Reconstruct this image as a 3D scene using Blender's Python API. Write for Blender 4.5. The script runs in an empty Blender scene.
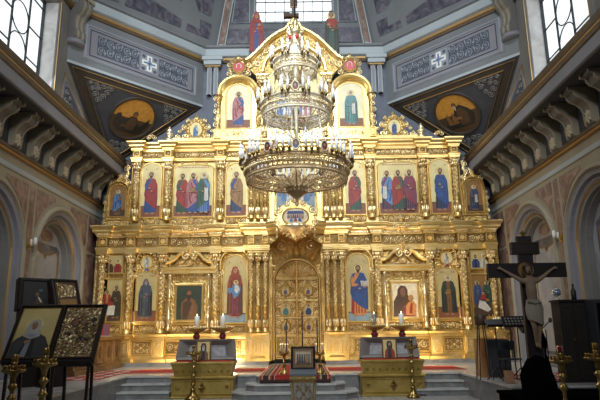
import bpy, math, random
from mathutils import Matrix, Vector
PI = math.pi
random.seed(7)
SC = bpy.context.scene
COL = SC.collection

# ------------------------------------------------------------------ materials
MATS = {}
def new_mat(name):
    m = bpy.data.materials.new(name); m.use_nodes = True
    MATS[name] = m
    nt = m.node_tree
    return m, nt, nt.nodes['Principled BSDF']
def coords(nt, scale=1.0):
    tc = nt.nodes.new('ShaderNodeNewGeometry')
    return tc.outputs['Position']
def plain(name, col, rough=.6, metal=0., bump=0., bscale=20., var=0., vscale=3., spec=.5):
    m, nt, b = new_mat(name)
    b.inputs['Base Color'].default_value = (*col, 1)
    b.inputs['Roughness'].default_value = rough
    b.inputs['Metallic'].default_value = metal
    b.inputs['Specular IOR Level'].default_value = spec
    pos = coords(nt)
    if var > 0:
        n = nt.nodes.new('ShaderNodeTexNoise'); n.inputs['Scale'].default_value = vscale
        n.inputs['Detail'].default_value = 5
        nt.links.new(pos, n.inputs['Vector'])
        r = nt.nodes.new('ShaderNodeValToRGB')
        r.color_ramp.elements[0].position = .3; r.color_ramp.elements[1].position = .72
        r.color_ramp.elements[0].color = (*[max(0, c*(1-var)) for c in col], 1)
        r.color_ramp.elements[1].color = (*[min(1, c*(1+var)) for c in col], 1)
        nt.links.new(n.outputs['Fac'], r.inputs['Fac']); nt.links.new(r.outputs['Color'], b.inputs['Base Color'])
    if bump > 0:
        n2 = nt.nodes.new('ShaderNodeTexNoise'); n2.inputs['Scale'].default_value = bscale
        n2.inputs['Detail'].default_value = 3
        nt.links.new(pos, n2.inputs['Vector'])
        bp = nt.nodes.new('ShaderNodeBump'); bp.inputs['Strength'].default_value = bump
        bp.inputs['Distance'].default_value = .02
        nt.links.new(n2.outputs['Fac'], bp.inputs['Height']); nt.links.new(bp.outputs['Normal'], b.inputs['Normal'])
    return m
def marble(name, c1, c2, c3, scale=1.6, rough=.35):
    m, nt, b = new_mat(name)
    pos = coords(nt)
    n = nt.nodes.new('ShaderNodeTexNoise'); n.inputs['Scale'].default_value = scale
    n.inputs['Detail'].default_value = 8; n.inputs['Distortion'].default_value = 1.6
    nt.links.new(pos, n.inputs['Vector'])
    r = nt.nodes.new('ShaderNodeValToRGB')
    e = r.color_ramp.elements
    e[0].position = .3; e[0].color = (*c1, 1); e[1].position = .7; e[1].color = (*c3, 1)
    k = r.color_ramp.elements.new(.5); k.color = (*c2, 1)
    nt.links.new(n.outputs['Fac'], r.inputs['Fac']); nt.links.new(r.outputs['Color'], b.inputs['Base Color'])
    b.inputs['Roughness'].default_value = rough
    return m
def carved_gold(name, col, dark, rough=.32, scale=16., strength=.7, metal=.85):
    m, nt, b = new_mat(name)
    pos = coords(nt)
    v = nt.nodes.new('ShaderNodeTexVoronoi'); v.inputs['Scale'].default_value = scale
    n = nt.nodes.new('ShaderNodeTexNoise'); n.inputs['Scale'].default_value = scale*.8; n.inputs['Detail'].default_value = 4
    nt.links.new(pos, v.inputs['Vector']); nt.links.new(pos, n.inputs['Vector'])
    ad = nt.nodes.new('ShaderNodeMath'); ad.operation = 'ADD'
    nt.links.new(v.outputs['Distance'], ad.inputs[0]); nt.links.new(n.outputs['Fac'], ad.inputs[1])
    bp = nt.nodes.new('ShaderNodeBump'); bp.inputs['Strength'].default_value = strength; bp.inputs['Distance'].default_value = .03
    nt.links.new(ad.outputs[0], bp.inputs['Height']); nt.links.new(bp.outputs['Normal'], b.inputs['Normal'])
    n3 = nt.nodes.new('ShaderNodeTexNoise'); n3.inputs['Scale'].default_value = 2.5; n3.inputs['Detail'].default_value = 6
    nt.links.new(pos, n3.inputs['Vector'])
    r = nt.nodes.new('ShaderNodeValToRGB'); r.color_ramp.elements[0].position = .35; r.color_ramp.elements[1].position = .65
    r.color_ramp.elements[0].color = (*dark, 1); r.color_ramp.elements[1].color = (*col, 1)
    nt.links.new(n3.outputs['Fac'], r.inputs['Fac']); nt.links.new(r.outputs['Color'], b.inputs['Base Color'])
    b.inputs['Metallic'].default_value = metal; b.inputs['Roughness'].default_value = rough
    return m
def emit(name, col, strength):
    m, nt, b = new_mat(name)
    b.inputs['Base Color'].default_value = (.8, .8, .8, 1)
    b.inputs['Emission Color'].default_value = (*col, 1); b.inputs['Emission Strength'].default_value = strength
    return m
def glass(name, col):
    m, nt, b = new_mat(name)
    b.inputs['Base Color'].default_value = (*col, 1); b.inputs['Roughness'].default_value = .05
    b.inputs['Transmission Weight'].default_value = .8
    return m

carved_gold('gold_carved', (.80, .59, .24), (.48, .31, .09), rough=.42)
carved_gold('gold_shaded', (.36, .22, .06), (.18, .10, .025), rough=.5, metal=.6, strength=.4)  # carved ground darkened to stand in for shade in the recesses
plain('leaf_lit', (.72, .66, .44), .55, var=.08)  # lighter icon ground, painting in the stronger light on the top tier
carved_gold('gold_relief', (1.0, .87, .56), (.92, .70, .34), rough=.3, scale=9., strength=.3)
carved_gold('gold_smooth', (.92, .70, .31), (.78, .55, .19), rough=.34, scale=5., strength=.02)
carved_gold('gold_part_shaded', (.52, .35, .11), (.30, .18, .05), rough=.45, metal=.7, strength=.4)  # door ground partly darkened, shade painted in behind the relief
carved_gold('gold_leaf', (.66, .57, .28), (.58, .48, .21), rough=.5, scale=4., strength=.02, metal=.15)
carved_gold('silver_gold', (.88, .80, .62), (.66, .54, .34), rough=.45, scale=30., strength=.3, metal=.25)
carved_gold('bronze_gold', (.66, .48, .26), (.42, .28, .13), rough=.42, scale=30., strength=.3, metal=.3)
carved_gold('brass', (.44, .31, .11), (.27, .17, .05), rough=.28, scale=6., strength=.1, metal=1.)
carved_gold('ochre_gold', (.50, .36, .10), (.38, .26, .06), rough=.42, scale=8., strength=.25, metal=.55)
carved_gold('riza_gold', (.60, .46, .25), (.30, .19, .08), rough=.45, scale=14., strength=1.0, metal=.9)
plain('plaster_grey', (.17, .165, .15), .75, var=.12, vscale=1.2)
plain('plaster_cream', (.30, .265, .19), .7, var=.08, vscale=1.5)
plain('plaster_blue', (.165, .178, .185), .7, var=.1, vscale=1.0)
plain('plaster_pale_blue', (.36, .41, .43), .6, var=.08, vscale=1.0)
plain('plaster_lavender', (.21, .21, .235), .6, var=.1, vscale=1.2)
plain('plaster_dark_blue', (.05, .054, .066), .7, var=.15)
plain('moulding_brown', (.09, .06, .035), .5, var=.2)
plain('moulding_gold', (.36, .22, .08), .4, .5)
plain('pendentive_brown', (.045, .035, .025), .65, var=.25)
plain('ornament_grey', (.20, .19, .17), .6)
plain('ornament_blue', (.075, .085, .115), .6)
plain('ornament_pale', (.26, .29, .33), .55)
plain('rosette_cream', (.50, .43, .30), .6)
marble('marble_pink', (.11, .06, .05), (.19, .12, .10), (.30, .23, .19), 2.2)
marble('marble_violet', (.045, .045, .065), (.09, .085, .11), (.17, .165, .19), 2.2)
marble('marble_niche', (.22, .23, .245), (.30, .31, .33), (.39, .40, .415), 1.0)
marble('marble_grey', (.15, .148, .150), (.21, .208, .205), (.28, .275, .27), 2.2, .35)
marble('marble_white', (.42, .41, .39), (.52, .51, .49), (.60, .59, .57), 2.0, .25)
plain('wood_dark', (.015, .010, .008), .5, var=.3, spec=.3)
plain('wood_cross', (.014, .008, .007), .5, var=.3)
plain('wood_deep', (.012, .008, .006), .75, var=.3)
plain('wood_brown', (.075, .038, .018), .45, var=.3, vscale=6)
plain('wood_orange', (.38, .16, .05), .45, var=.2, vscale=5)
plain('wood_oak', (.17, .09, .03), .45, var=.25, vscale=5)
plain('black_metal', (.012, .012, .013), .4, .3)
plain('black_cloth', (.004, .004, .005), 1.0, spec=.0)
plain('charcoal', (.035, .037, .045), .5)
plain('lid_grey', (.20, .185, .165), .6, var=.1)
plain('velvet_silver', (.33, .33, .34), .6, var=.25, vscale=14)
plain('carpet_red', (.42, .03, .02), .95, var=.25, vscale=12)
plain('carpet_dark', (.05, .025, .02), .95, var=.5, vscale=20)
plain('carpet_cream', (.45, .33, .20), .95, var=.3, vscale=20)
plain('wax_white', (.95, .93, .88), .4)
plain('wax_dark', (.10, .075, .05), .4)
plain('paper_white', (.75, .74, .70), .7)
plain('candle_white', (.88, .88, .90), .35)
emit('flame', (1, .75, .4), 5.)
emit('window_light', (.86, .94, .97), .95)
glass('red_glass', (.6, .02, .02))
glass('blue_glass', (.35, .5, .75))
plain('lead', (.03, .035, .04), .5, .3)
plain('red_enamel', (.50, .05, .05), .35)
plain('skin', (.42, .25, .14), .6)
plain('skin_body', (.27, .18, .115), .6)
plain('cloth_white', (.30, .26, .20), .8)
plain('rope', (.30, .2, .1), .8)
for nm, c in dict(p_red=(.28,.028,.016), p_darkred=(.20,.025,.03), p_blue=(.025,.07,.22), p_skyblue=(.10,.20,.36), p_navy=(.03,.055,.16),
                  p_green=(.03,.085,.055), p_teal=(.08,.22,.22), p_brown=(.18,.085,.03), p_ochre=(.26,.13,.035), p_pink=(.34,.14,.15),
                  p_purple=(.13,.04,.09), p_white=(.55,.53,.47), p_grey=(.26,.27,.30), p_black=(.02,.018,.016), p_brick=(.26,.055,.022), p_floor=(.20,.07,.03),
                  p_skin=(.36,.19,.10), p_skin_dark=(.20,.09,.045), p_hair=(.055,.03,.015), p_greyhair=(.42,.39,.35), p_halo=(.66,.50,.20), p_glory=(.66,.54,.25), p_cloud=(.22,.30,.34),
                  p_orange=(.55,.22,.06), p_darkgreen=(.03,.045,.025), p_cream=(.72,.62,.42), p_slate=(.075,.09,.115), p_umber=(.075,.04,.02), p_amber=(.50,.24,.035)).items():
    plain(nm, c, .5, var=.18, vscale=9)
plain('gown_dark', (.045, .045, .042), .7, var=.3)
plain('veil_grey', (.40, .39, .36), .7, var=.15)
plain('leaf_warm', (.60, .48, .18), .5, var=.15)
plain('leaf_amber', (.50, .40, .17), .5, var=.12)
plain('plaster_night', (.115, .13, .165), .7, var=.15)
plain('lettering', (.30, .03, .02), .5)

# ------------------------------------------------------------------ mesh building
def frame_mat(o, u, v, h):
    m = Matrix.Identity(4)
    for i in range(3):
        m[i][0], m[i][1], m[i][2], m[i][3] = u[i], v[i], h[i], o[i]
    return m
IDM = Matrix.Identity(4)
FI = frame_mat((0, 20, 0), (1, 0, 0), (0, 0, 1), (0, -1, 0))      # iconostasis elevation: u right, v up, h towards the nave
FIP = frame_mat((0, 20, 0), (1, 0, 0), (0, -1, 0), (0, 0, 1))     # the same in plan: u right, v towards the nave, h up

class MB:
    def __init__(s, M=IDM):
        s.v = []; s.f = []; s.m = []; s.sm = []; s.mats = []; s.M = M
    def mi(s, name):
        if name not in s.mats: s.mats.append(name)
        return s.mats.index(name)
    def add(s, vs, fs, mat, smooth=False):
        b = len(s.v); M = s.M
        s.v += [tuple(M @ Vector(p)) for p in vs]
        k = s.mi(mat)
        for f in fs:
            s.f.append([b+i for i in f]); s.m.append(k); s.sm.append(smooth)
    def box(s, u0, u1, v0, v1, h0, h1, mat):
        vs = [(u, v, h) for h in (h0, h1) for v in (v0, v1) for u in (u0, u1)]
        s.add(vs, [(0,2,3,1),(4,5,7,6),(0,1,5,4),(2,6,7,3),(0,4,6,2),(1,3,7,5)], mat)
    def bbox(s, u0, u1, v0, v1, h0, h1, mat, b=.02):
        # box with chamfered front edges
        o = [(u0,v0),(u1,v0),(u1,v1),(u0,v1)]; i = [(u0+b,v0+b),(u1-b,v0+b),(u1-b,v1-b),(u0+b,v1-b)]
        vs = [(*p,h0) for p in o]+[(*p,h1-b) for p in o]+[(*p,h1) for p in i]
        fs = [(3,2,1,0),(8,9,10,11)]
        for a in (0,4):
            for k in range(4): fs.append((a+k,a+(k+1)%4,a+4+(k+1)%4,a+4+k))
        s.add(vs, fs, mat)
    def poly(s, pts, h0, h1, mat, smooth=False):
        n = len(pts)
        vs = [(*p, h0) for p in pts]+[(*p, h1) for p in pts]
        fs = [tuple(range(n-1, -1, -1)), tuple(range(n, 2*n))]+[(k, (k+1) % n, n+(k+1) % n, n+k) for k in range(n)]
        s.add(vs, fs, mat)
    def ell(s, cu, cv, ru, rv, h0, h1, mat, n=14, rot=0):
        pts = []
        for k in range(n):
            a = 2*PI*k/n; x, y = ru*math.cos(a), rv*math.sin(a)
            pts.append((cu+x*math.cos(rot)-y*math.sin(rot), cv+x*math.sin(rot)+y*math.cos(rot)))
        s.poly(pts, h0, h1, mat)
    def sweep(s, path, prof, mat, closed=False, smooth=False):
        # path in (u,v); prof list of (offset to the right-hand side of travel, h)
        n = len(path); P = [Vector(p) for p in path]; nr = []
        for i in range(n):
            d0 = P[i]-P[i-1] if (i > 0 or closed) else P[1]-P[0]
            d1 = P[(i+1) % n]-P[i] if (i < n-1 or closed) else P[-1]-P[-2]
            if d0.length < 1e-9: d0 = d1
            if d1.length < 1e-9: d1 = d0
            a = Vector((d0.y, -d0.x)).normalized(); b = Vector((d1.y, -d1.x)).normalized()
            c = a+b
            if c.length < 1e-6: c = a
            c.normalize(); q = max(.35, c.dot(a))
            nr.append(c/q)
        m = len(prof); vs = []
        for i in range(n):
            for o, h in prof: vs.append((P[i].x+nr[i].x*o, P[i].y+nr[i].y*o, h))
        fs = []
        for i in range(n if closed else n-1):
            j = (i+1) % n
            for k in range(m-1): fs.append((i*m+k, j*m+k, j*m+k+1, i*m+k+1))
        s.add(vs, fs, mat, smooth)
        if not closed:
            s.add(vs[:m], [tuple(range(m))], mat); s.add(vs[-m:], [tuple(range(m-1, -1, -1))], mat)
    def rframe(s, u0, u1, v0, v1, w, h0, h1, mat):
        # rectangular moulded frame, (u0..v1) is the inner opening
        s.sweep([(u0,v0),(u1,v0),(u1,v1),(u0,v1)], [(0,h0),(0,h0+(h1-h0)*.55),(w*.25,h1),(w*.5,h1),(w*.62,h1*.8+h0*.2),(w*.9,h0+(h1-h0)*.6),(w,h0)], mat, closed=True)
    def aframe(s, u0, u1, v0, vs_, w, h0, h1, mat, closed=True, rise=None, n=14):
        s.sweep(arch(u0, u1, v0, vs_, rise, n, ccw=True), [(0,h0),(0,h0+(h1-h0)*.55),(w*.25,h1),(w*.5,h1),(w*.62,h1*.8+h0*.2),(w*.9,h0+(h1-h0)*.6),(w,h0)], mat, closed=closed)
    def lathe(s, cu, ch, prof, mat, n=12, axis='v', smooth=True, cv=0):
        # prof list of (r, along); axis v: centre (cu, ch) in u,h ; axis h: centre (cu, ch) in u,v
        vs = []
        for r, t in prof:
            for k in range(n):
                a = 2*PI*k/n
                if axis == 'v': vs.append((cu+r*math.cos(a), t, ch+r*math.sin(a)))
                else: vs.append((cu+r*math.cos(a), ch+r*math.sin(a), t))
        fs = []
        for i in range(len(prof)-1):
            for k in range(n): fs.append((i*n+k, i*n+(k+1) % n, (i+1)*n+(k+1) % n, (i+1)*n+k))
        fs.append(tuple(range(n-1, -1, -1))); fs.append(tuple(range((len(prof)-1)*n, len(prof)*n)))
        s.add(vs, fs, mat, smooth)
    def tube(s, pts, r, mat, sides=5, closed=False, taper=None, smooth=True):
        P = [Vector(p) for p in pts]; n = len(P); vs = []
        ref = None
        for i in range(n):
            t = (P[(i+1) % n]-P[i-1]) if (closed or 0 < i < n-1) else (P[1]-P[0] if i == 0 else P[-1]-P[-2])
            if t.length < 1e-9: t = Vector((0, 0, 1))
            t.normalize()
            if ref is None:
                ref = Vector((0, 0, 1)) if abs(t.z) < .9 else Vector((1, 0, 0))
            a = ref-t*ref.dot(t)
            if a.length < 1e-6: a = t.orthogonal()
            a.normalize(); ref = a; b = t.cross(a)
            rr = r if taper is None else r*(1+(taper-1)*i/(n-1))
            for k in range(sides):
                an = 2*PI*k/sides
                vs.append(tuple(P[i]+a*rr*math.cos(an)+b*rr*math.sin(an)))
        fs = []
        for i in range(n if closed else n-1):
            j = (i+1) % n
            for k in range(sides): fs.append((i*sides+k, j*sides+k, j*sides+(k+1) % sides, i*sides+(k+1) % sides))
        if not closed:
            fs.append(tuple(range(sides-1, -1, -1))); fs.append(tuple(range((n-1)*sides, n*sides)))
        s.add(vs, fs, mat, smooth)
    def ball(s, c, r, mat, nu=8, nv=5):
        ru, rv, rh = (r, r, r) if not isinstance(r, tuple) else r
        vs = [(c[0], c[1]+rv, c[2])]
        for i in range(1, nv):
            t = PI*i/nv
            for k in range(nu):
                a = 2*PI*k/nu
                vs.append((c[0]+ru*math.sin(t)*math.cos(a), c[1]+rv*math.cos(t), c[2]+rh*math.sin(t)*math.sin(a)))
        vs.append((c[0], c[1]-rv, c[2])); L = len(vs)-1
        fs = []
        for k in range(nu):
            fs.append((0, 1+k, 1+(k+1) % nu)); fs.append((L, L-nu+(k+1) % nu, L-nu+k))
        for i in range(nv-2):
            for k in range(nu): fs.append((1+i*nu+k, 1+(i+1)*nu+k, 1+(i+1)*nu+(k+1) % nu, 1+i*nu+(k+1) % nu))
        s.add(vs, fs, mat, True)
    def build(s, name, parent=None):
        me = bpy.data.meshes.new(name)
        o = bpy.data.objects.new(name, me); COL.objects.link(o)
        org = Vector((0, 0, 0))
        if parent is not None:
            org = parent['_w'] if '_w' in parent else Vector((0, 0, 0))
            org = Vector(org)
            o.parent = parent
            o['_w'] = tuple(org)
        me.from_pydata([(p[0]-org.x, p[1]-org.y, p[2]-org.z) for p in s.v], [], s.f)
        for nm in s.mats: me.materials.append(MATS[nm])
        me.polygons.foreach_set('material_index', s.m); me.polygons.foreach_set('use_smooth', s.sm)
        me.update()
        return o

def arch(u0, u1, v0, vs_, rise=None, n=14, ccw=False):
    r = (u1-u0)/2; c = (u0+u1)/2; rise = r if rise is None else rise
    p = [(u0, v0)]+[(c-r*math.cos(PI*k/n), vs_+rise*math.sin(PI*k/n)) for k in range(n+1)]+[(u1, v0)]
    return p[::-1] if ccw else p
def thing(name, label, cat, loc, group=None):
    o = bpy.data.objects.new(name, None); COL.objects.link(o); o.location = loc
    o['label'] = label; o['category'] = cat; o['_w'] = tuple(loc); o.empty_display_size = .1
    if group: o['group'] = group
    return o
def tag(o, label, cat, group=None):
    o['label'] = label; o['category'] = cat
    if group: o['group'] = group
    return o
def struct(mb, name, parent=None):
    o = mb.build(name, parent)
    if parent is None: o['kind'] = 'structure'
    return o
def copy_tree(src, parent=None, loc=None, flip=False):
    c = src.copy(); COL.objects.link(c)
    if parent is not None: c.parent = parent
    if loc is not None: c.location = loc
    for ch in list(src.children): copy_tree(ch, c)
    return c
def mirrored(M):
    return Matrix.Diagonal((-1, 1, 1, 1)) @ M

# ---- ornament ---------------------------------------------------------------
def spiral(mb, cu, cv, R, h, mat, a0=0., turns=1.5, sgn=1, r=None, n=16, lift=.6):
    r = r or R*.17
    pts = []
    for k in range(n+1):
        t = k/n; rad = R*(1-.82*t); a = a0+sgn*turns*2*PI*t
        pts.append((cu+rad*math.cos(a), cv+rad*math.sin(a), h+r*lift*(1+t)))
    mb.tube(pts, r, mat, 5, taper=.65)
    mb.ball((cu, cv, h+r*1.2), (R*.24, R*.24, R*.22), mat, 6, 4)
def leaf(mb, cu, cv, L, w, ang, h, mat):
    # pointed raised leaf
    d = (math.cos(ang), math.sin(ang)); p = (-d[1], d[0])
    A = lambda t, q, hh: (cu+d[0]*L*t+p[0]*w*q, cv+d[1]*L*t+p[1]*w*q, h+hh)
    vs = [A(0,0,0), A(.35,.5,0), A(.35,0,w*.55), A(.35,-.5,0), A(.7,.38,0), A(.7,0,w*.4), A(.7,-.38,0), A(1,0,.0)]
    mb.add(vs, [(0,2,1),(0,3,2),(1,2,5,4),(2,3,6,5),(4,5,7),(5,6,7)], mat)
def rosette(mb, cu, cv, R, h, mat, n=8):
    for k in range(n): leaf(mb, cu+R*.15*math.cos(2*PI*k/n), cv+R*.15*math.sin(2*PI*k/n), R*.85, R*.5, 2*PI*k/n, h, mat)
    mb.ball((cu, cv, h+R*.12), (R*.26, R*.26, R*.2), mat, 8, 4)
def scrollwork(mb, u0, u1, v0, v1, h, mat='gold_relief', dens=1.0):
    W, H = u1-u0, v1-v0; cu, cv = (u0+u1)/2, (v0+v1)/2
    if W > 1.7*H or H > 1.7*W:
        horiz = W > H
        Lg, S = (W, H) if horiz else (H, W)
        half = max(1, int(round(Lg/2/(S*.78)*dens))); cell = Lg/2/half
        P = (lambda a, b: (cu+a, cv+b)) if horiz else (lambda a, b: (cu+b, cv+a))
        R = min(cell*.46, S*.38); o = 0 if horiz else PI/2
        for sg in (-1, 1):
            for i in range(half):
                a = sg*(i+.56)*cell; up = 1 if i % 2 == 0 else -1
                c = P(a, up*S*.05); s_ = sg*up*(1 if horiz else -1)
                spiral(mb, c[0], c[1], R, h, mat, o+PI/2*s_, 1.6, s_, r=R*.14)
                for q in (-1, 1):
                    l = P(a+q*cell*.40, -up*S*.34); leaf(mb, l[0], l[1], R*.7, R*.42, o+(0 if q > 0 else PI)-q*up*.5, h, mat)
                    l = P(a+q*cell*.46, up*S*.30); leaf(mb, l[0], l[1], R*.55, R*.34, o+(PI if q > 0 else 0)+q*up*.8, h, mat)
        rosette(mb, cu, cv, S*.28, h, mat, 6)
    else:
        n = 2; R = min(W, H)*.155
        for su in (-1, 1):
            for sv in (-1, 1):
                sg = su*sv
                spiral(mb, cu+su*W*.20, cv+sv*H*.27, min(R, W*.17), h, mat, PI/2*(1-su), 1.6, sg, r=R*.15)
                spiral(mb, cu+su*W*.39, cv+sv*H*.17, R*.62, h, mat, PI/2*(1+su), 1.5, -sg, r=R*.12)
                spiral(mb, cu+su*W*.40, cv+sv*H*.40, R*.55, h, mat, PI/2, 1.4, sg, r=R*.12)
                leaf(mb, cu+su*W*.08, cv+sv*H*.08, R*1.3, R*.55, math.atan2(sv*H, su*W), h, mat)
                leaf(mb, cu+su*W*.03, cv+sv*H*.45, R*1.2, R*.5, 0 if su > 0 else PI, h, mat)
                leaf(mb, cu+su*W*.46, cv+sv*H*.02, R*.9, R*.4, PI/2*sv, h, mat)
        rosette(mb, cu, cv, R*.95, h, mat, 8)
def beads(mb, path, r, h, mat, step):
    acc = 0
    for a, b in zip(path, path[1:]):
        a, b = Vector(a), Vector(b); L = (b-a).length
        while acc < L:
            p = a+(b-a)*acc/L
            mb.ball((p.x, p.y, h), r, mat, 5, 3); acc += step
        acc -= L

# ------------------------------------------------------------------ painted figures (flat, on icon panels)
class Fig:
    """draws one painted saint as flat coats of paint; unit height 1 from feet to halo top"""
    def __init__(s, mb, cu, v0, H, h, flip=1):
        s.mb, s.cu, s.v0, s.H, s.h, s.fl = mb, cu, v0, H, h, flip; s.k = 0
    def P(s, pts, mat):
        s.k += 1
        q = [(s.cu+s.fl*x*s.H, s.v0+y*s.H) for x, y in pts]
        s.mb.poly(q, s.h-.004, s.h+.0012*s.k, mat)
    def E(s, x, y, rx, ry, mat, rot=0, n=12):
        s.k += 1
        s.mb.ell(s.cu+s.fl*x*s.H, s.v0+y*s.H, rx*s.H, ry*s.H, s.h-.004, s.h+.0012*s.k, mat, n, rot*s.fl)
SHADE = dict(p_brick='p_umber', p_red='p_darkred', p_blue='p_navy', p_skyblue='p_blue', p_brown='p_umber', p_ochre='p_brown', p_pink='p_darkred', p_green='p_darkgreen',
             p_teal='p_green', p_purple='p_black', p_darkred='p_purple', p_navy='p_black', p_grey='p_slate', p_slate='p_black', p_orange='p_red', p_white='p_grey', p_darkgreen='p_black', p_umber='p_black')
def saint(mb, cu, v0, H, h, tunic, mantle, hair='p_hair', beard=True, attr=None, flip=1, wide=1.0, halo=True, veil=None, skin='p_skin', bust=False, kind='mantle', aflip=None):
    f = Fig(mb, cu, v0, H, h, flip); w = wide*.84
    hd = .885
    if halo:
        f.E(0, hd, .088, .088, 'p_ochre', n=20); f.E(0, hd, .083, .083, 'p_glory', n=20)
    if not bust:
        f.E(-.055, .022, .042, .018, skin); f.E(.06, .018, .042, .018, skin)
    # tunic
    f.P([(-.05*w,.815),(.05*w,.815),(.115*w,.79),(.15*w,.68),(.135*w,.5),(.155*w,.25),(.165*w,.05),(.06*w,.03),(-.05*w,.035),(-.15*w,.05),(-.15*w,.3),(-.135*w,.5),(-.15*w,.68),(-.115*w,.79)], tunic)
    sh = SHADE.get(tunic, 'p_black')
    f.P([(.08*w,.5),(.135*w,.5),(.16*w,.06),(.10*w,.045)], sh)
    for x in (-.12, -.06, .0, .05):
        f.P([(x*w,.42),(x*w+.012,.40),(x*w+.02,.06),(x*w-.004,.06)], sh)
    if kind == 'mantle':
        f.P([(-.11*w,.80),(-.03*w,.815),(.0,.74),(.10*w,.60),(.155*w,.55),(.17*w,.44),(.12*w,.30),(.02*w,.22),(-.10*w,.14),(-.175*w,.12),(-.185*w,.40),(-.175*w,.66)], mantle)
        sh2 = SHADE.get(mantle, 'p_black')
        f.P([(-.08*w,.74),(-.05*w,.74),(.06*w,.52),(.13*w,.47),(.12*w,.44),(.02*w,.47)], sh2)
        f.P([(-.13*w,.62),(-.11*w,.62),(-.05*w,.30),(-.02*w,.25),(-.06*w,.22),(-.10*w,.30)], sh2)
        f.P([(.06*w,.40),(.13*w,.42),(.10*w,.33)], sh2)
        f.P([(-.17*w,.50),(-.15*w,.52),(-.13*w,.20),(-.17*w,.15)], sh2)
        f.P([(-.02*w,.66),(.02*w,.62),(-.01*w,.44),(-.06*w,.36)], sh2)
        f.P([(.10*w,.56),(.145*w,.54),(.15*w,.42),(.11*w,.36)], sh2)
        f.P([(.06*w,.81),(.12*w,.79),(.165*w,.66),(.15*w,.56),(.11*w,.58),(.10*w,.70)], mantle)
    elif kind == 'cloak':
        f.P([(-.06*w,.82),(-.13*w,.79),(-.18*w,.62),(-.185*w,.30),(-.19*w,.06),(-.05*w,.045),(-.06*w,.4),(-.03*w,.62)], mantle)
        f.P([(.06*w,.82),(.13*w,.79),(.18*w,.62),(.185*w,.30),(.19*w,.06),(.07*w,.045),(.07*w,.4),(.03*w,.62)], mantle)
        sh2 = SHADE.get(mantle, 'p_black')
        f.P([(.12*w,.75),(.17*w,.6),(.18*w,.08),(.13*w,.06)], sh2); f.P([(-.16*w,.6),(-.14*w,.62),(-.13*w,.08),(-.185*w,.07)], sh2)
        for x in (-.10, .09):
            f.P([(x*w,.70),(x*w+.018,.68),(x*w+.025,.08),(x*w-.008,.08)], sh2)
    # neck, head
    f.P([(-.025,.79),(.025,.79),(.022,.85),(-.022,.85)], skin)
    if veil:
        f.P([(-.085,.76),(-.07,.88),(-.045,.945),(0,.96),(.045,.945),(.07,.88),(.085,.76),(.0,.72)], veil)
    else:
        f.E(0, hd+.012, .052, .058, hair)
    f.E(.004, hd-.004, .038, .050, skin)
    if beard: f.P([(-.034,.872),(-.02,.862),(0,.868),(.028,.862),(.038,.872),(.03,.83),(.004,.80),(-.024,.83)], hair)
    f.E(-.012, hd+.004, .006, .004, 'p_black', n=6); f.E(.018, hd+.004, .006, .004, 'p_black', n=6)
    f.P([(.001,hd+.002),(.007,hd+.002),(.009,hd-.014),(-.002,hd-.014)], 'p_brown')
    # arms and hands
    f.P([(.11*w,.76),(.155*w,.66),(.13*w,.55),(.04*w,.56),(.03,.60),(.10*w,.62)], mantle if kind == 'cloak' else tunic)
    f.E(.025, .585, .026, .020, skin)
    f.P([(-.12*w,.74),(-.16*w,.60),(-.12*w,.50),(-.03*w,.50),(-.03*w,.54),(-.10*w,.58)], mantle)
    f.E(-.02, .515, .024, .018, skin)
    if aflip: f.fl = aflip
    if attr == 'scroll':
        f.P([(.02,.58),(.10,.58),(.11,.30),(.06,.28),(.02,.30)], 'p_white')
        for y in (.54, .50, .46, .42, .38, .34): f.P([(.035,y),(.09,y),(.09,y-.008),(.035,y-.008)], 'p_grey')
        f.E(.05, .59, .024, .018, skin)
    elif attr == 'book':
        f.P([(-.07,.60),(.05,.62),(.06,.50),(-.06,.48)], 'p_brown'); f.P([(-.05,.585),(.035,.60),(.045,.515),(-.04,.50)], 'p_ochre')
        f.E(-.06, .52, .022, .018, skin)
    elif attr == 'openbook':
        f.P([(.04,.66),(.11,.65),(.115,.55),(.05,.56)], 'p_white'); f.P([(.115,.65),(.185,.66),(.185,.56),(.12,.55)], 'p_white')
        for y in (.635, .615, .595, .575): f.P([(.055,y),(.10,y),(.10,y-.006),(.055,y-.006)], 'p_brown'); f.P([(.13,y),(.175,y),(.175,y-.006),(.13,y-.006)], 'p_brown')
        f.E(.115, .545, .028, .018, skin)
    elif attr == 'child':
        f.E(.02, .655, .052, .052, 'p_ochre'); f.E(.02, .655, .046, .046, 'p_halo')
        f.P([(-.05,.60),(.05,.62),(.11,.56),(.10,.48),(.05,.40),(-.02,.36),(-.05,.46)], 'p_skyblue')
        f.P([(.0,.60),(.06,.60),(.09,.52),(.03,.45),(-.01,.50)], 'p_white')
        f.E(.02, .660, .024, .030, 'p_hair'); f.E(.023, .652, .019, .024, skin)
        f.E(.0, .37, .02, .014, skin); f.P([(-.17*w,.56),(-.05,.55),(-.04,.50),(-.09,.44),(-.17*w,.48)], 'p_skyblue')
    elif attr == 'staff':
        f.P([(.115,.80),(.125,.80),(.135,.06),(.125,.06)], 'p_brown')
    return f
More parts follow.
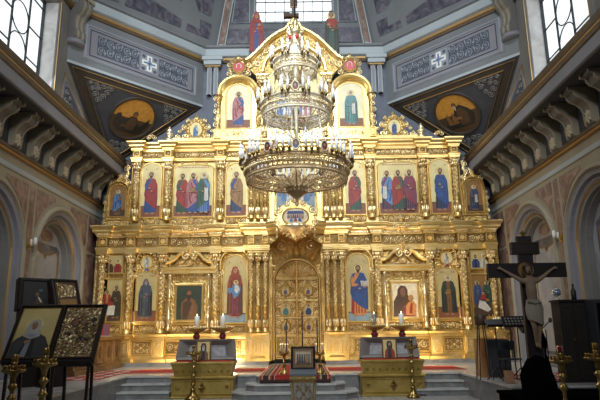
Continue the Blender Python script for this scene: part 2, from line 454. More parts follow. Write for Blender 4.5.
def icon(name, label, u0, u1, v0, v1, figs=(), shape='rect', spring=None, bg='gold_leaf', floor='p_floor', fw=.06, h=.06, floor_h=.19, group=None, M=None, frame='gold_smooth', extra=None, cap=True):
    """a framed icon set in the screen: panel, frame and painted figures"""
    M = M or FI
    cu = (u0+u1)/2
    base = M @ Vector((cu, v0, h))
    r = thing(name, label, 'icon', tuple(base), group)
    mb = MB(M)
    if shape == 'arch':
        rise = v1-spring
        mb.poly(arch(u0, u1, v0, spring, rise), h-.03, h, bg)
    elif shape == 'oval':
        mb.ell(cu, (v0+v1)/2, (u1-u0)/2, (v1-v0)/2, h-.03, h, bg, 24)
    else: mb.box(u0, u1, v0, v1, h-.03, h, bg)
    if floor:
        mb.box(u0+.004, u1-.004, v0+.002, v0+(v1-v0)*floor_h, h-.02, h+.001, floor)
        mb.box(u0+.004, u1-.004, v0+(v1-v0)*floor_h, v0+(v1-v0)*(floor_h+.015), h-.02, h+.0015, 'p_umber')
    mb.build('panel', r)
    fm = MB(M)
    if shape == 'arch': fm.aframe(u0, u1, v0, spring, fw, h-.03, h+.04, frame, rise=v1-spring)
    elif shape == 'oval':
        pts = [(cu+(u1-u0)/2*math.cos(-2*PI*k/24), (v0+v1)/2+(v1-v0)/2*math.sin(-2*PI*k/24)) for k in range(24)]
        fm.sweep(pts[::-1], [(0,h-.03),(0,h+.02),(fw*.4,h+.04),(fw,h-.02)], frame, closed=True)
    else: fm.rframe(u0, u1, v0, v1, fw, h-.03, h+.04, frame)
    fm.build('frame', r)
    if cap and shape != 'oval' and v1-v0 > 1.2:      # painted inscription beside the heads, unreadable strokes
        H = v1-v0; yy = v0+H*.885 if len(figs) < 2 else v0+H*.945
        rnd = random.Random(int(abs(cu)*1000))
        n = 7*max(1, len(figs)); ww = (u1-u0)*(.62 if len(figs) < 2 else .82)
        words = {}
        for k in range(n):
            x = cu-ww/2+ww*(k+.5)/n
            if len(figs) < 2 and abs(x-cu) < H*.085: continue
            lm = words.setdefault((x > cu) if len(figs) < 2 else k//7, MB(M))
            lm.box(x-.012, x+ww/n-.012, yy-.004, yy+.001, h-.01, h+.0025, 'lettering'); lm.box(x-.012, x+.008, yy, yy+.045, h-.01, h+.003, 'lettering'); 
            if rnd.random() < .6: lm.box(x-.012, x+.022, yy+.018, yy+.028, h-.01, h+.003, 'lettering')
        for lm in words.values(): lm.build('inscription', r)
    for k, kw in enumerate(figs):
        f = MB(M); kw = dict(kw)
        saint(f, kw.pop('u', cu), kw.pop('v', v0+(v1-v0)*.05), kw.pop('H', (v1-v0)*.82), h+.002+.04*k, **kw)
        f.build('painted_saint', r)
    if extra:
        f = MB(M); extra(f, h+.002); f.build('painted_scene', r)
    return r

# ================================================================== ICONOSTASIS
ico = thing('iconostasis', 'tall carved gilded iconostasis screen filling the east end of the church', 'iconostasis', (0, 20, .5))
def part(mb, name, label=None, parent=None):
    o = mb.build(name, parent or ico)
    if label: o['label'] = label
    return o
def both(fn):
    for s in (1, -1): fn(s)
def mir(s, a, b): return (a, b) if s > 0 else (-b, -a)

# ---- base plinth
def brk(cols, half, h0, h1, ua, ub, back=-.1, end=None):
    """plan path from right (ua) to left (ub) stepping forward over each column"""
    p = [(ua, back), (ua, h0)]
    for c in sorted(cols, reverse=True):
        p += [(c+half, h0), (c+half, h1), (c-half, h1), (c-half, h0)]
    p += [(ub, h0)] if end is None else end
    # merge duplicates at the ends
    q = [p[0]]
    for a in p[1:]:
        if abs(a[0]-q[-1][0]) > 1e-4 or abs(a[1]-q[-1][1]) > 1e-4: q.append(a)
    return q
def lr(path, s): return path if s > 0 else [(-u, v) for u, v in reversed(path)]
C1 = [6.82, 5.83, 4.69, 2.83]
TRI = [1.08, 1.33, 1.58]
def moulds(name, path, prof, mat):
    for s in (1, -1):
        mb = MB(FIP); mb.sweep(lr(path, s), prof, mat); part(mb, name)
for s in (1, -1):
    mb = MB(FI); a, b = mir(s, .95, 7.2); mb.box(a, b, .5, 1.5, -.3, .28, 'gold_carved'); part(mb, 'base_plinth')
    st = MB(FI); a, b = mir(s, .95, 7.3); st.box(a, b, .5, .62, .0, .62, 'marble_grey'); part(st, 'marble_footing', 'grey marble footing course')
pth = brk(C1+[1.33], .18, .3, .44, 7.05, .95)
pth[-4:] = [(1.33+.45, .3), (1.33+.45, .44), (.95, .44)] if False else pth[-4:]
moulds('base_moulding', pth, [(.0,.62),(.10,.62),(.10,.72),(.04,.78),(.0,.82)], 'gold_smooth')
moulds('plinth_cornice', pth, [(.0,1.34),(.03,1.36),(.05,1.42),(.10,1.46),(.11,1.53),(.0,1.55)], 'gold_smooth')
def carved_panel(u0, u1, v0, v1, h, scroll=True, dens=1.0, mat='gold_shaded', fmat='gold_smooth', name='carved_panel'):
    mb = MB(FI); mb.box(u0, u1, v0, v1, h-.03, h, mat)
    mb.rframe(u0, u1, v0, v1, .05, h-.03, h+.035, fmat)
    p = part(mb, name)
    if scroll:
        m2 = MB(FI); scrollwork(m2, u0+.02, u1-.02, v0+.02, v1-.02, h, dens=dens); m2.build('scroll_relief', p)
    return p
for s in (1, -1):
    for u0, u1 in ((6.12, 6.76), (5.0, 5.6), (4.82, 4.87), (3.1, 3.65), (3.75, 4.45), (1.95, 2.55)):
        if u1-u0 > .2: carved_panel(*mir(s, u0, u1), .9, 1.28, .29)
    for c in C1+[1.33]:
        mb = MB(FI); w = .2 if c != 1.33 else .42
        mb.bbox(s*c-w, s*c+w, .6, 1.5, .2, .46, 'gold_smooth', .025); p = part(mb, 'pedestal')
        m2 = MB(FI)
        if c != 1.33:
            m2.rframe(s*c-w+.08, s*c+w-.08, .88, 1.28, .03, .44, .485, 'gold_relief'); scrollwork(m2, s*c-.1, s*c+.1, .9, 1.26, .46)
        else:
            for q in (-.26, 0, .26):
                m2.rframe(s*c+q-.07, s*c+q+.07, .88, 1.28, .025, .44, .485, 'gold_relief'); scrollwork(m2, s*c+q-.06, s*c+q+.06, .9, 1.26, .46)
        m2.build('pedestal_relief', p)

# ---- columns
def column(u, v0, v1, r, h):
    H = v1-v0; cap = min(.36, H*.16); lo = v0+H*.30
    mb = MB(FI)
    mb.lathe(u, h, [(r*.95, v0+.1), (r*1.0, lo), (r*1.25, lo+.02), (r*1.25, lo+.07), (r*.95, lo+.09), (r*.82, v1-cap)], 'gold_carved', 12)
    n = max(5, int(H/.17)); v_a, v_b = lo+.14, v1-cap-.06
    for i in range(n):                   # carved vine climbing the shaft
        t = (i+.5)/n; v = v_a+(v_b-v_a)*t; sg = 1 if i % 2 else -1
        spiral(mb, u+sg*r*.30, v, r*.52, h+r*.80, 'gold_relief', PI/2, 1.3, sg, r=r*.13, n=9)
        leaf(mb, u-sg*r*.2, v+.03, r*.9, r*.5, PI/2+sg*.7, h+r*.86, 'gold_relief')
        for q in (-1, 1): mb.ball((u+q*r*.80, v, h+r*.35), (r*.16, r*.45, r*.16), 'gold_relief', 5, 3)
    n2 = max(2, int((lo-v0-.4)/.16))
    for i in range(n2):
        v = v0+.42+(lo-v0-.42)*(i+.3)/n2; leaf(mb, u, v, r*1.5, r*1.1, PI/2, h+r*.9, 'gold_relief')
    o = part(mb, 'column')
    m2 = MB(FI); b = r*1.0
    m2.lathe(u, h, [(b*.9, v1-cap), (b*1.05, v1-cap+.02), (b*1.0, v1-cap+.05), (b*1.1, v1-cap*.6), (b*1.7, v1-.07)], 'gold_carved', 12)
    m2.box(u-b*1.8, u+b*1.8, v1-.07, v1, h-b*1.8, h+b*1.8, 'gold_smooth')
    for row, n in ((0, 8), (1, 8)):
        for k in range(n):
            a = 2*PI*(k+.5*row)/n; rr = b*(1.15+.3*row); v = v1-cap+.08+row*cap*.33
            m2.ball((u+rr*math.cos(a), v, h+rr*math.sin(a)), (b*.4, cap*.2, b*.4), 'gold_relief', 5, 4)
    for q in (-1, 1): spiral(m2, u+q*b*1.35, v1-.13, b*.55, h+b*1.2, 'gold_relief', PI/2, 1.3, -q, n=9)
    m2.build('capital', o)
    m3 = MB(FI)
    m3.lathe(u, h, [(b*1.5, v0), (b*1.5, v0+.05), (b*1.15, v0+.07), (b*1.3, v0+.11), (b*1.0, v0+.16)], 'gold_smooth', 12)
    for k in range(7):
        a = 2*PI*k/7+.3
        m3.ball((u+b*1.05*math.cos(a), v0+.30, h+b*1.05*math.sin(a)), (b*.42, .15, b*.42), 'gold_relief', 5, 4)
    m3.build('column_base', o)
    return o
def columns(us, v0, v1, r, h):
    proto = None
    for u in us:
        if proto is None: proto = column(u, v0, v1, r, h); u_0 = u
        else:
            c = copy_tree(proto, ico); c.location.x += u-u_0
sym = lambda l: [x for c in l for x in (c, -c)]

# ---- tier one (local tier)
for s in (1, -1):
    mb = MB(FI); a, b = mir(s, .92, 7.15); mb.box(a, b, 1.5, 5.3, -.35, 0, 'gold_carved'); part(mb, 'backing_panel')
columns(sym(C1), 1.55, 4.34, .10, .22)
columns(sym(TRI), 1.55, 4.34, .07, .30)
for s in (1, -1):                        # pilaster strips behind the columns, with carved shafts
    for c in C1:
        carved_panel(s*c-.17, s*c+.17, 1.62, 4.1, .06, True, .8, name='pilaster')
    carved_panel(*mir(s, .98, 1.70), 1.6, 4.3, .08, False, name='pilaster')
eb1 = brk(C1+[1.33], .17, .14, .34, 7.02, .92)
def triple_fix(path, hf):
    # widen the break over the triple columns and lead it out to the canopy over the doors
    q = [p for p in path if p[0] > 2.0]
    return q+[(1.78, q[-1][1]), (1.78, hf), (.92, hf)]
eb1 = triple_fix(eb1, .46)
moulds('architrave', eb1, [(0,4.33),(.03,4.35),(.03,4.39),(.045,4.40),(.045,4.45),(.06,4.46),(.06,4.51),(.03,4.54),(0,4.56)], 'gold_smooth')
fz = [(u, h-.03) for u, h in eb1]
moulds('frieze_board', fz, [(0,4.55),(.0,4.94)], 'gold_shaded')
cor1 = eb1[:-1]+[(.98, .46), (.62, .74), (.36, .78)]
moulds('cornice', cor1, [(0,4.88),(.03,4.90),(.03,4.93),(.045,4.94),(.045,4.97),(.08,4.985),(.08,5.01),(.14,5.05),(.16,5.08),(.16,5.13),(.175,5.14),(.19,5.19),(.22,5.22),(.23,5.26),(.23,5.29),(0,5.33)], 'gold_smooth')
dent = []
for s in (1, -1):                        # dentil course under the cornice
    mb = MB(FI)
    u = 1.85
    while u < 7.0:
        hh = .14
        for c in C1:
            if abs(u-c) < .19: hh = .34
        if u < 1.9: mb.box(*mir(s, 1.8, 7.0), 4.98, 5.005, .0, .16, 'gold_relief')
        mb.box(s*u-.03, s*u+.03, 4.965, 5.01, hh-.02, hh+.10, 'gold_relief'); u += .1
    part(mb, 'dentil_course')
    for u0, u1 in ((6.12, 6.74), (4.96, 5.62), (3.1, 4.46), (1.86, 2.6)):
        m2 = MB(FI); a, b = mir(s, u0, u1); scrollwork(m2, a, b, 4.57, 4.87, .115, dens=1.1); part(m2, 'frieze_scroll')
    for c in C1+TRI[::2]:
        m2 = MB(FI); w = .16 if c in C1 else .13; hh = .34 if c in C1 else .46
        m2.rframe(s*c-w+.05, s*c+w-.05, 4.62, 4.83, .04, hh-.04, hh+.03, 'gold_smooth'); rosette(m2, s*c, 4.725, .11, hh-.02, 'gold_relief', 8); part(m2, 'rosette_block')
# bay A : two small pictures with a carved apron
for s in (1, -1):
    carved_panel(*mir(s, 6.12, 6.74), 1.58, 1.86, .03)
    carved_panel(*mir(s, 6.12, 6.74), 3.50, 3.60, .03, False)
    # bay B : arched picture with an oval cartouche over it
    mb = MB(FI); mb.aframe(s*5.285-.48, s*5.285+.48, 1.92, 3.3, .07, 0, .11, 'gold_smooth'); part(mb, 'arch_frame')
    mb = MB(FI)
    for k in range(16):
        a = 2*PI*k/16; leaf(mb, s*5.285+.25*math.cos(a), 4.03+.25*math.sin(a), .15, .11, a, .07, 'gold_relief')
    for q in (-1, 1):
        spiral(mb, s*5.285+q*.33, 3.80, .14, .05, 'gold_relief', PI/2, 1.5, q); spiral(mb, s*5.285+q*.43, 4.1, .09, .05, 'gold_relief', -PI/2, 1.5, q)
        spiral(mb, s*5.285+q*.40, 3.55, .11, .05, 'gold_relief', PI/2, 1.5, -q); leaf(mb, s*5.285+q*.2, 3.74, .3, .12, PI/2+q*1.2, .05, 'gold_relief')
    mb.aframe(s*5.285-.33, s*5.285+.33, 4.05, 4.09, .06, .05, .16, 'gold_relief', closed=False)
    leaf(mb, s*5.285, 4.33, .22, .16, PI/2, .1, 'gold_relief'); part(mb, 'cartouche')
    carved_panel(*mir(s, 4.92, 5.65), 1.6, 1.86, .03)
    # bay C : picture in a shrine with colonnettes and a broken pediment
    cu = s*3.76
    for q in (-.68, .68):
        m2 = MB(FI)
        m2.lathe(cu+q, .13, [(.09,1.62),(.09,1.74),(.06,1.78),(.07,1.95),(.09,2.1),(.05,2.16),(.055,2.7),(.085,2.76),(.05,2.82),(.045,3.38),(.09,3.5),(.1,3.58)], 'gold_relief', 9); part(m2, 'colonnette')
    m2 = MB(FIP)
    m2.sweep([(cu+.86,0),(cu+.86,.24),(cu-.86,.24),(cu-.86,0)], [(0,3.58),(.03,3.6),(.03,3.68),(.10,3.74),(.10,3.8),(0,3.82)], 'gold_smooth'); part(m2, 'shrine_entablature')
    m2 = MB(FI); scrollwork(m2, cu-.6, cu+.6, 3.40, 3.58, .05); part(m2, 'shrine_frieze')
    m2 = MB(FI)
    for q in (-1, 1):
        path = [(cu+q*.86, 3.82), (cu+q*.80, 3.92), (cu+q*.62, 3.96), (cu+q*.46, 4.06), (cu+q*.34, 4.20), (cu+q*.2, 4.26)]
        if q < 0: path = path[::-1]
        m2.sweep(path[::-1], [(0,.05),(0,.26),(-.05,.3),(-.1,.3),(-.12,.05)] if True else [], 'gold_smooth')
        spiral(m2, cu+q*.13, 4.22, .15, .18, 'gold_relief', PI/2 if q > 0 else PI/2, 1.4, -q, r=.035)
        leaf(m2, cu+q*.5, 3.9, .4, .16, PI-.5 if q > 0 else .5, .08, 'gold_relief'); leaf(m2, cu+q*.1, 3.84, .45, .14, 0 if q > 0 else PI, .12, 'gold_relief')
        m2.bbox(cu+q*.86-.09, cu+q*.86+.09, 3.82, 4.02, .05, .3, 'gold_smooth', .03)
    rosette(m2, cu, 3.98, .15, .12, 'gold_relief'); leaf(m2, cu, 4.2, .3, .2, PI/2, .2, 'gold_relief'); rosette(m2, cu, 4.52, .14, .2, 'gold_relief', 6)
    part(m2, 'broken_pediment')
    carved_panel(*mir(s, 3.18, 4.34), 1.58, 1.84, .04)
    # bay D : tall arched picture with a shaped hood
    cu = s*2.16
    mb = MB(FI); mb.aframe(cu-.47, cu+.47, 3.7, 3.93, .12, 0, .2, 'gold_smooth', closed=False)
    for q in (-1, 1):
        spiral(mb, cu+q*.53, 3.62, .13, .06, 'gold_relief', PI/2, 1.5, q); leaf(mb, cu+q*.5, 3.5, .25, .12, -PI/2, .05, 'gold_relief')
        spiral(mb, cu+q*.52, 4.28, .1, .05, 'gold_relief', -PI/2, 1.5, -q)
    rosette(mb, cu, 4.46, .13, .16, 'gold_relief'); part(mb, 'arch_hood')
    carved_panel(*mir(s, 1.8, 2.54), 1.58, 1.78, .04)

# ---- holy doors
mb = MB(FI)
ap = arch(-.86, .86, .62, 3.28, .86, 18)
for k in range(len(ap)-1):               # wall around the door arch
    pass
N = 24; vs = []
for k in range(N+1):
    a = PI*k/N; u, v = -.86*math.cos(a), 3.28+.84*math.sin(a)
    vs += [(u, v, -.3), (u, 5.0, -.3)]
mb.add(vs, [(2*k, 2*k+2, 2*k+3, 2*k+1) for k in range(N)], 'gold_carved')
mb.box(-.95, -.86, .62, 5.0, -.35, .05, 'gold_carved'); mb.box(.86, .95, .62, 5.0, -.35, .05, 'gold_carved')
mb.box(-.95, .95, 4.95, 5.1, -.35, .3, 'gold_smooth')
part(mb, 'door_surround')
mb = MB(FI); mb.aframe(-.78, .78, .62, 3.28, .09, -.3, -.16, 'gold_smooth', closed=False, n=20)
beads(mb, arch(-.74, .74, .7, 3.28, .74, 20), .025, -.24, 'gold_relief', .09); part(mb, 'door_arch')
mb = MB(FI)                              # carved sunburst and scrolls in the recess over the doors
for k in range(15):
    a = PI*(k+.5)/15; leaf(mb, .9*math.cos(a)*.97, 3.28+.9*math.sin(a), .5, .17, a, -.29, 'gold_relief')
for q in (-1, 1): spiral(mb, q*.55, 4.6, .2, -.28, 'gold_relief', PI/2, 1.6, q); spiral(mb, q*.2, 4.62, .14, -.28, 'gold_relief', PI/2, 1.6, -q)
part(mb, 'tympanum_relief')
for s in (1, -1):
    lf = MB(FI)
    a_, b_ = mir(s, .01, .78)
    prof = [(s*.01, .64), (s*.76, .64), (s*.76, 3.28)]+[(s*.76*math.cos(PI/2*k/10), 3.28+.76*math.sin(PI/2*k/10)) for k in range(1, 10)]+[(s*.01, 4.04)]
    lf.poly(prof, -.36, -.30, 'gold_carved')
    for v0, v1 in ((3.36, 3.46), (2.62, 2.68), (2.02, 2.07), (1.42, 1.48)):
        a, b = mir(s, .03, .75); lf.box(a, b, v0, v1, -.3, -.27, 'gold_smooth')
    a, b = mir(s, .07, .71); lf.rframe(a, b, .74, 1.38, .045, -.3, -.26, 'gold_smooth')
    door = part(lf, 'door_leaf', 'carved gilded leaf of the holy doors')
    rl = MB(FI); rl.box(*mir(s, .02, .75), .74, 4.0 if False else 3.9, -.31, -.299, 'gold_shaded') if False else rl.box(*mir(s, .03, .74), .72, 3.36, -.31, -.297, 'gold_part_shaded')
    for v0, v1 in ((1.48, 2.02), (2.07, 2.62), (2.68, 3.34)):
        vm = (v0+v1)/2
        for q in (-1, 1):
            for w in (-1, 1):
                spiral(rl, s*.40+q*.255, vm+w*(v1-v0)*.27, .105, -.3, 'gold_relief', PI/2, 1.5, q*w, r=.02)
                leaf(rl, s*.40+q*.10, vm+w*(v1-v0)*.36, .2, .09, (0 if q > 0 else PI)+.3*w*q, -.3, 'gold_relief')
                spiral(rl, s*.40+q*.11, vm+w*(v1-v0)*.42, .055, -.3, 'gold_relief', PI/2, 1.4, -q*w, r=.014); leaf(rl, s*.40+q*.30, vm+w*.04, .14, .07, PI/2*w, -.3, 'gold_relief'); leaf(rl, s*.40+q*.19, vm+w*.12, .16, .07, PI/2*w+q*.6, -.3, 'gold_relief')
    a, b = mir(s, .12, .66); scrollwork(rl, a, b, .78, 1.34, -.3)
    for k in range(3): spiral(rl, s*(.14+.22*k), 3.62+.08*(2-k), .1, -.3, 'gold_relief', PI/2, 1.5, s, r=.02)
    for k in range(5): leaf(rl, s*.08, 3.48, .52, .12, (PI/2 if s > 0 else PI/2)-s*(.12+.3*k), -.3, 'gold_relief')
    a, b = mir(s, .03, .75); beads(rl, [(a+.02, 3.41), (b-.02, 3.41)], .022, -.26, 'gold_relief', .07)
    rl.build('door_relief', door)
    for v, ru, rv, c1, c2 in ((2.98, .13, .14, 'p_skyblue', 'p_darkred'), (2.33, .17, .21, 'p_teal' if s < 0 else 'p_blue', 'p_teal' if s < 0 else 'p_blue'), (1.76, .13, .15, 'p_green' if s < 0 else 'p_darkred', 'p_blue')):
        m2 = MB(FI); u = s*.40
        m2.ell(u, v, ru, rv, -.3, -.275, 'gold_leaf', 20)
        pts = [(u+ru*math.cos(2*PI*k/20), v+rv*math.sin(2*PI*k/20)) for k in range(20)]
        m2.sweep(pts, [(0,-.3),(0,-.26),(.02,-.245),(.045,-.29)], 'gold_smooth', closed=True)
        f = Fig(m2, u, v-rv*1.15, rv*2.2, -.272)
        f.E(0, .78, .16, .16, 'p_halo'); f.P([(-.20,.10),(.2,.10),(.22,.4),(.10,.62),(-.10,.62),(-.24,.35)], c1); f.P([(-.2,.12),(-.02,.12),(.06,.55),(-.1,.6)], c2)
        f.E(0, .79, .085, .10, 'p_hair'); f.E(0, .77, .065, .08, 'p_skin')
        m2.build('door_medallion', door)['label'] = 'small painted medallion'
mb = MB(FI); mb.lathe(0, -.27, [(.04,.64),(.04,3.95),(.06,4.0),(.02,4.1)], 'gold_smooth', 8)
for k in range(30): mb.ball((0, .75+k*.107, -.23), .035, 'gold_relief', 5, 3)
part(mb, 'door_astragal')
# canopy cartouche in front of the first cornice
FIc = Matrix.Translation((0, -.32, 0)) @ FI
mb = MB(FIc)
sh = [(-.50,5.75),(-.62,5.55),(-.60,5.3),(-.68,5.12),(-.55,4.98),(-.42,4.9),(-.3,4.76),(-.12,4.66),(0,4.58),(.12,4.66),(.3,4.76),(.42,4.9),(.55,4.98),(.68,5.12),(.60,5.3),(.62,5.55),(.50,5.75),(.28,5.86),(.14,5.98),(0,6.05),(-.14,5.98),(-.28,5.86)]
mb.poly(sh[::-1], .30, .80, 'gold_smooth')
mb.lathe(0, .70, [(.02,4.56),(.10,4.62),(.2,4.72),(.34,4.86),(.44,5.0),(.46,5.08),(.40,5.1)], 'gold_relief', 18)
for q in (-1, 1):
    for (u, v, R, sg) in ((.58,5.62,.14,1),(.64,5.2,.13,-1),(.46,4.98,.12,1),(.26,4.84,.11,-1),(.30,5.84,.12,1),(.12,5.96,.08,-1)):
        spiral(mb, q*u, v, R, .8, 'gold_relief', PI/2, 1.5, q*sg)
    for k in range(6):
        a = -PI/2+q*(.15+.28*k); leaf(mb, .12*math.cos(a), 5.06+.1*math.sin(a), .36+.03*k, .13, a, .82, 'gold_relief')
    mb.lathe(q*.64, .72, [(.01,4.66),(.05,4.74),(.03,4.80),(.08,4.86),(.02,4.98),(.02,5.08)], 'gold_relief', 8)
rosette(mb, 0, 5.95, .14, .84, 'gold_relief'); leaf(mb, 0, 4.86, .3, .16, -PI/2, .84, 'gold_relief')
part(mb, 'canopy_cartouche')
for q in (-1, 1):
    mb = MB(FI); mb.poly([(q*.95,4.55),(q*.95,4.9),(q*.3,4.9),(q*.42,4.84),(q*.6,4.78),(q*.75,4.66)][::int(q)], .0, .42, 'gold_carved'); part(mb, 'canopy_bracket')

# ---- tier two
C2 = [5.80, 4.65, 2.73]; TRI2 = [1.1, 1.36, 1.6]
mb = MB(FI); mb.box(-5.95, 5.95, 5.2, 8.42, -.4, -.02, 'gold_smooth'); part(mb, 'backing_panel')
columns(sym(C2), 5.5, 7.74, .095, .15)
columns(sym(TRI2), 5.5, 7.74, .065, .2)
for s in (1, -1):
    for c in C2: carved_panel(s*c-.17, s*c+.17, 5.6, 7.5, .03, True, .8, name='pilaster')
    carved_panel(*mir(s, .98, 1.72), 5.6, 7.6, .03, False, name='pilaster')
    for u0, u1 in ((4.90, 5.66), (2.98, 4.46), (1.8, 2.54)):
        m2 = MB(FI); a, b = mir(s, u0, u1); m2.box(a, b, 5.30, 5.64, -.05, .05, 'gold_shaded'); p = part(m2, 'apron_panel')
        m2 = MB(FI); scrollwork(m2, a, b, 5.36, 5.62, .05); m2.build('scroll_relief', p)
    m2 = MB(FI); scrollwork(m2, *mir(s, 3.4, 4.05), 4.95, 5.3, .37); leaf(m2, s*3.72, 5.3, .3, .2, PI/2, .4, 'gold_relief'); part(m2, 'cornice_crest')
    # spandrel relief over the arched pictures
    for u0, u1 in ((4.90, 5.66), (1.8, 2.54)):
        m2 = MB(FI); a, b = mir(s, u0, u1)
        for q, uu in ((-1, a+.06), (1, b-.06)): spiral(m2, uu, 7.58, .09, .0, 'gold_relief', PI/2, 1.4, q, r=.018); leaf(m2, uu, 7.5, .2, .09, -PI/2, .02, 'gold_relief')
        leaf(m2, (a+b)/2, 7.68, .12, .1, PI/2, .03, 'gold_relief'); part(m2, 'spandrel_relief')
    for q in (-.45, 0, .45):
        m2 = MB(FI); m2.ball((s*3.735+q, 7.68, .0), (.05, .05, .04), 'gold_relief'); part(m2, 'stud')
eb2 = triple_fix(brk(C2, .17, .06, .26, 5.95, .95), .32)[:-1]+[(.0, .36)]
eb2r = eb2
def full(path): return path[:-1]+[(-u, v) for u, v in reversed(path[:-1])]
def wide(name, path, prof, mat):
    mb = MB(FIP); mb.sweep(full(path), prof, mat); part(mb, name)
q2 = [p for p in eb2 if p[0] > 1.7]+[(.92, .32), (.92, .08), (0, .08)]
wide('architrave', q2, [(0,7.72),(.03,7.74),(.03,7.78),(.05,7.79),(.05,7.83),(.03,7.86),(0,7.88)], 'gold_smooth')
wide('frieze_board', [(u, h-.03) for u, h in q2], [(0,7.86),(0,8.14)], 'gold_shaded')
wide('cornice', q2, [(0,8.09),(.03,8.11),(.03,8.14),(.045,8.15),(.045,8.19),(.08,8.22),(.11,8.25),(.11,8.30),(.13,8.31),(.15,8.35),(.18,8.38),(.18,8.43),(0,8.46)], 'gold_smooth')
for s in (1, -1):
    for u0, u1 in ((4.92, 5.62), (3.0, 4.42), (1.85, 2.5)):
        m2 = MB(FI); a, b = mir(s, u0, u1); scrollwork(m2, a, b, 7.88, 8.09, .035, dens=.9); part(m2, 'frieze_scroll')
    for c in C2+[1.36]:
        m2 = MB(FI); hh = .26 if c != 1.36 else .32
        m2.rframe(s*c-.09, s*c+.09, 7.91, 8.06, .04, hh-.03, hh+.04, 'gold_smooth'); m2.ball((s*c, 7.985, hh), (.05, .05, .03), 'bronze_gold'); part(m2, 'rosette_block')
    # pine-cone finials on the second cornice
    for c in (4.67,):
        m2 = MB(FI); m2.lathe(s*c, .12, [(.17,8.44),(.17,8.58),(.08,8.64),(.14,8.72),(.15,8.78),(.09,8.84),(.12,8.9),(.03,9.0),(.045,9.04),(.0,9.08)], 'gold_relief', 10); part(m2, 'finial')
    m2 = MB(FI)
    for q in (-1, 1): spiral(m2, s*5.3+q*.12, 8.62, .09, .2, 'gold_relief', PI/2, 1.4, q)
    rosette(m2, s*5.3, 8.66, .1, .24, 'gold_relief', 6); part(m2, 'cornice_crest')
    # scrolled wing at the outer edge of the second tier
    m2 = MB(FI)
    m2.tube([(s*6.05,7.6,0),(s*6.2,7.5,0),(s*6.12,7.3,0),(s*6.28,7.15,0),(s*6.15,6.95,0),(s*6.2,6.8,0)], .06, 'gold_relief', 6)
    for (u, v, R, sg) in ((6.2,7.5,.13,1),(6.24,7.2,.15,-1),(6.14,6.95,.12,1)): spiral(m2, s*u, v, R, .03, 'gold_relief', PI/2, 1.6, s*sg)
    for k in range(4): leaf(m2, s*6.12, 7.65-k*.2, .2, .1, PI/2-s*(.9), .02, 'gold_relief')
    part(m2, 'side_scroll')
    # low wing with a small arched picture next to the side wall
    cu = s*6.46
    m2 = MB(FI); m2.poly(arch(cu-.42, cu+.42, 5.4, 6.72, .4, 14)[::-1], -.2, .0, 'gold_carved'); m2.aframe(cu-.36, cu+.36, 5.6, 6.6, .06, 0, .1, 'gold_smooth'); p = part(m2, 'wing_panel')
    m2 = MB(FI); m2.box(cu-.5, cu+.5, 5.55, 6.5, -.1, -.005, 'gold_carved')
    for q in (-1, 1):
        for k, v in enumerate((5.75, 5.98, 6.21, 6.44)): spiral(m2, cu+q*.44, v, .1, .0, 'gold_relief', PI/2, 1.5, q*(1 if k % 2 else -1)); 
        spiral(m2, cu+q*.3, 6.95, .1, .02, 'gold_relief', PI/2, 1.5, q); leaf(m2, cu+q*.5, 5.6, .24, .12, -PI/2, .0, 'gold_relief')
    rosette(m2, cu, 7.1, .12, .03, 'gold_relief'); leaf(m2, cu, 7.1, .28, .18, PI/2, .04, 'gold_relief')
    scrollwork(m2, cu-.4, cu+.4, 5.44, 5.6, .02); m2.build('wing_relief', p)

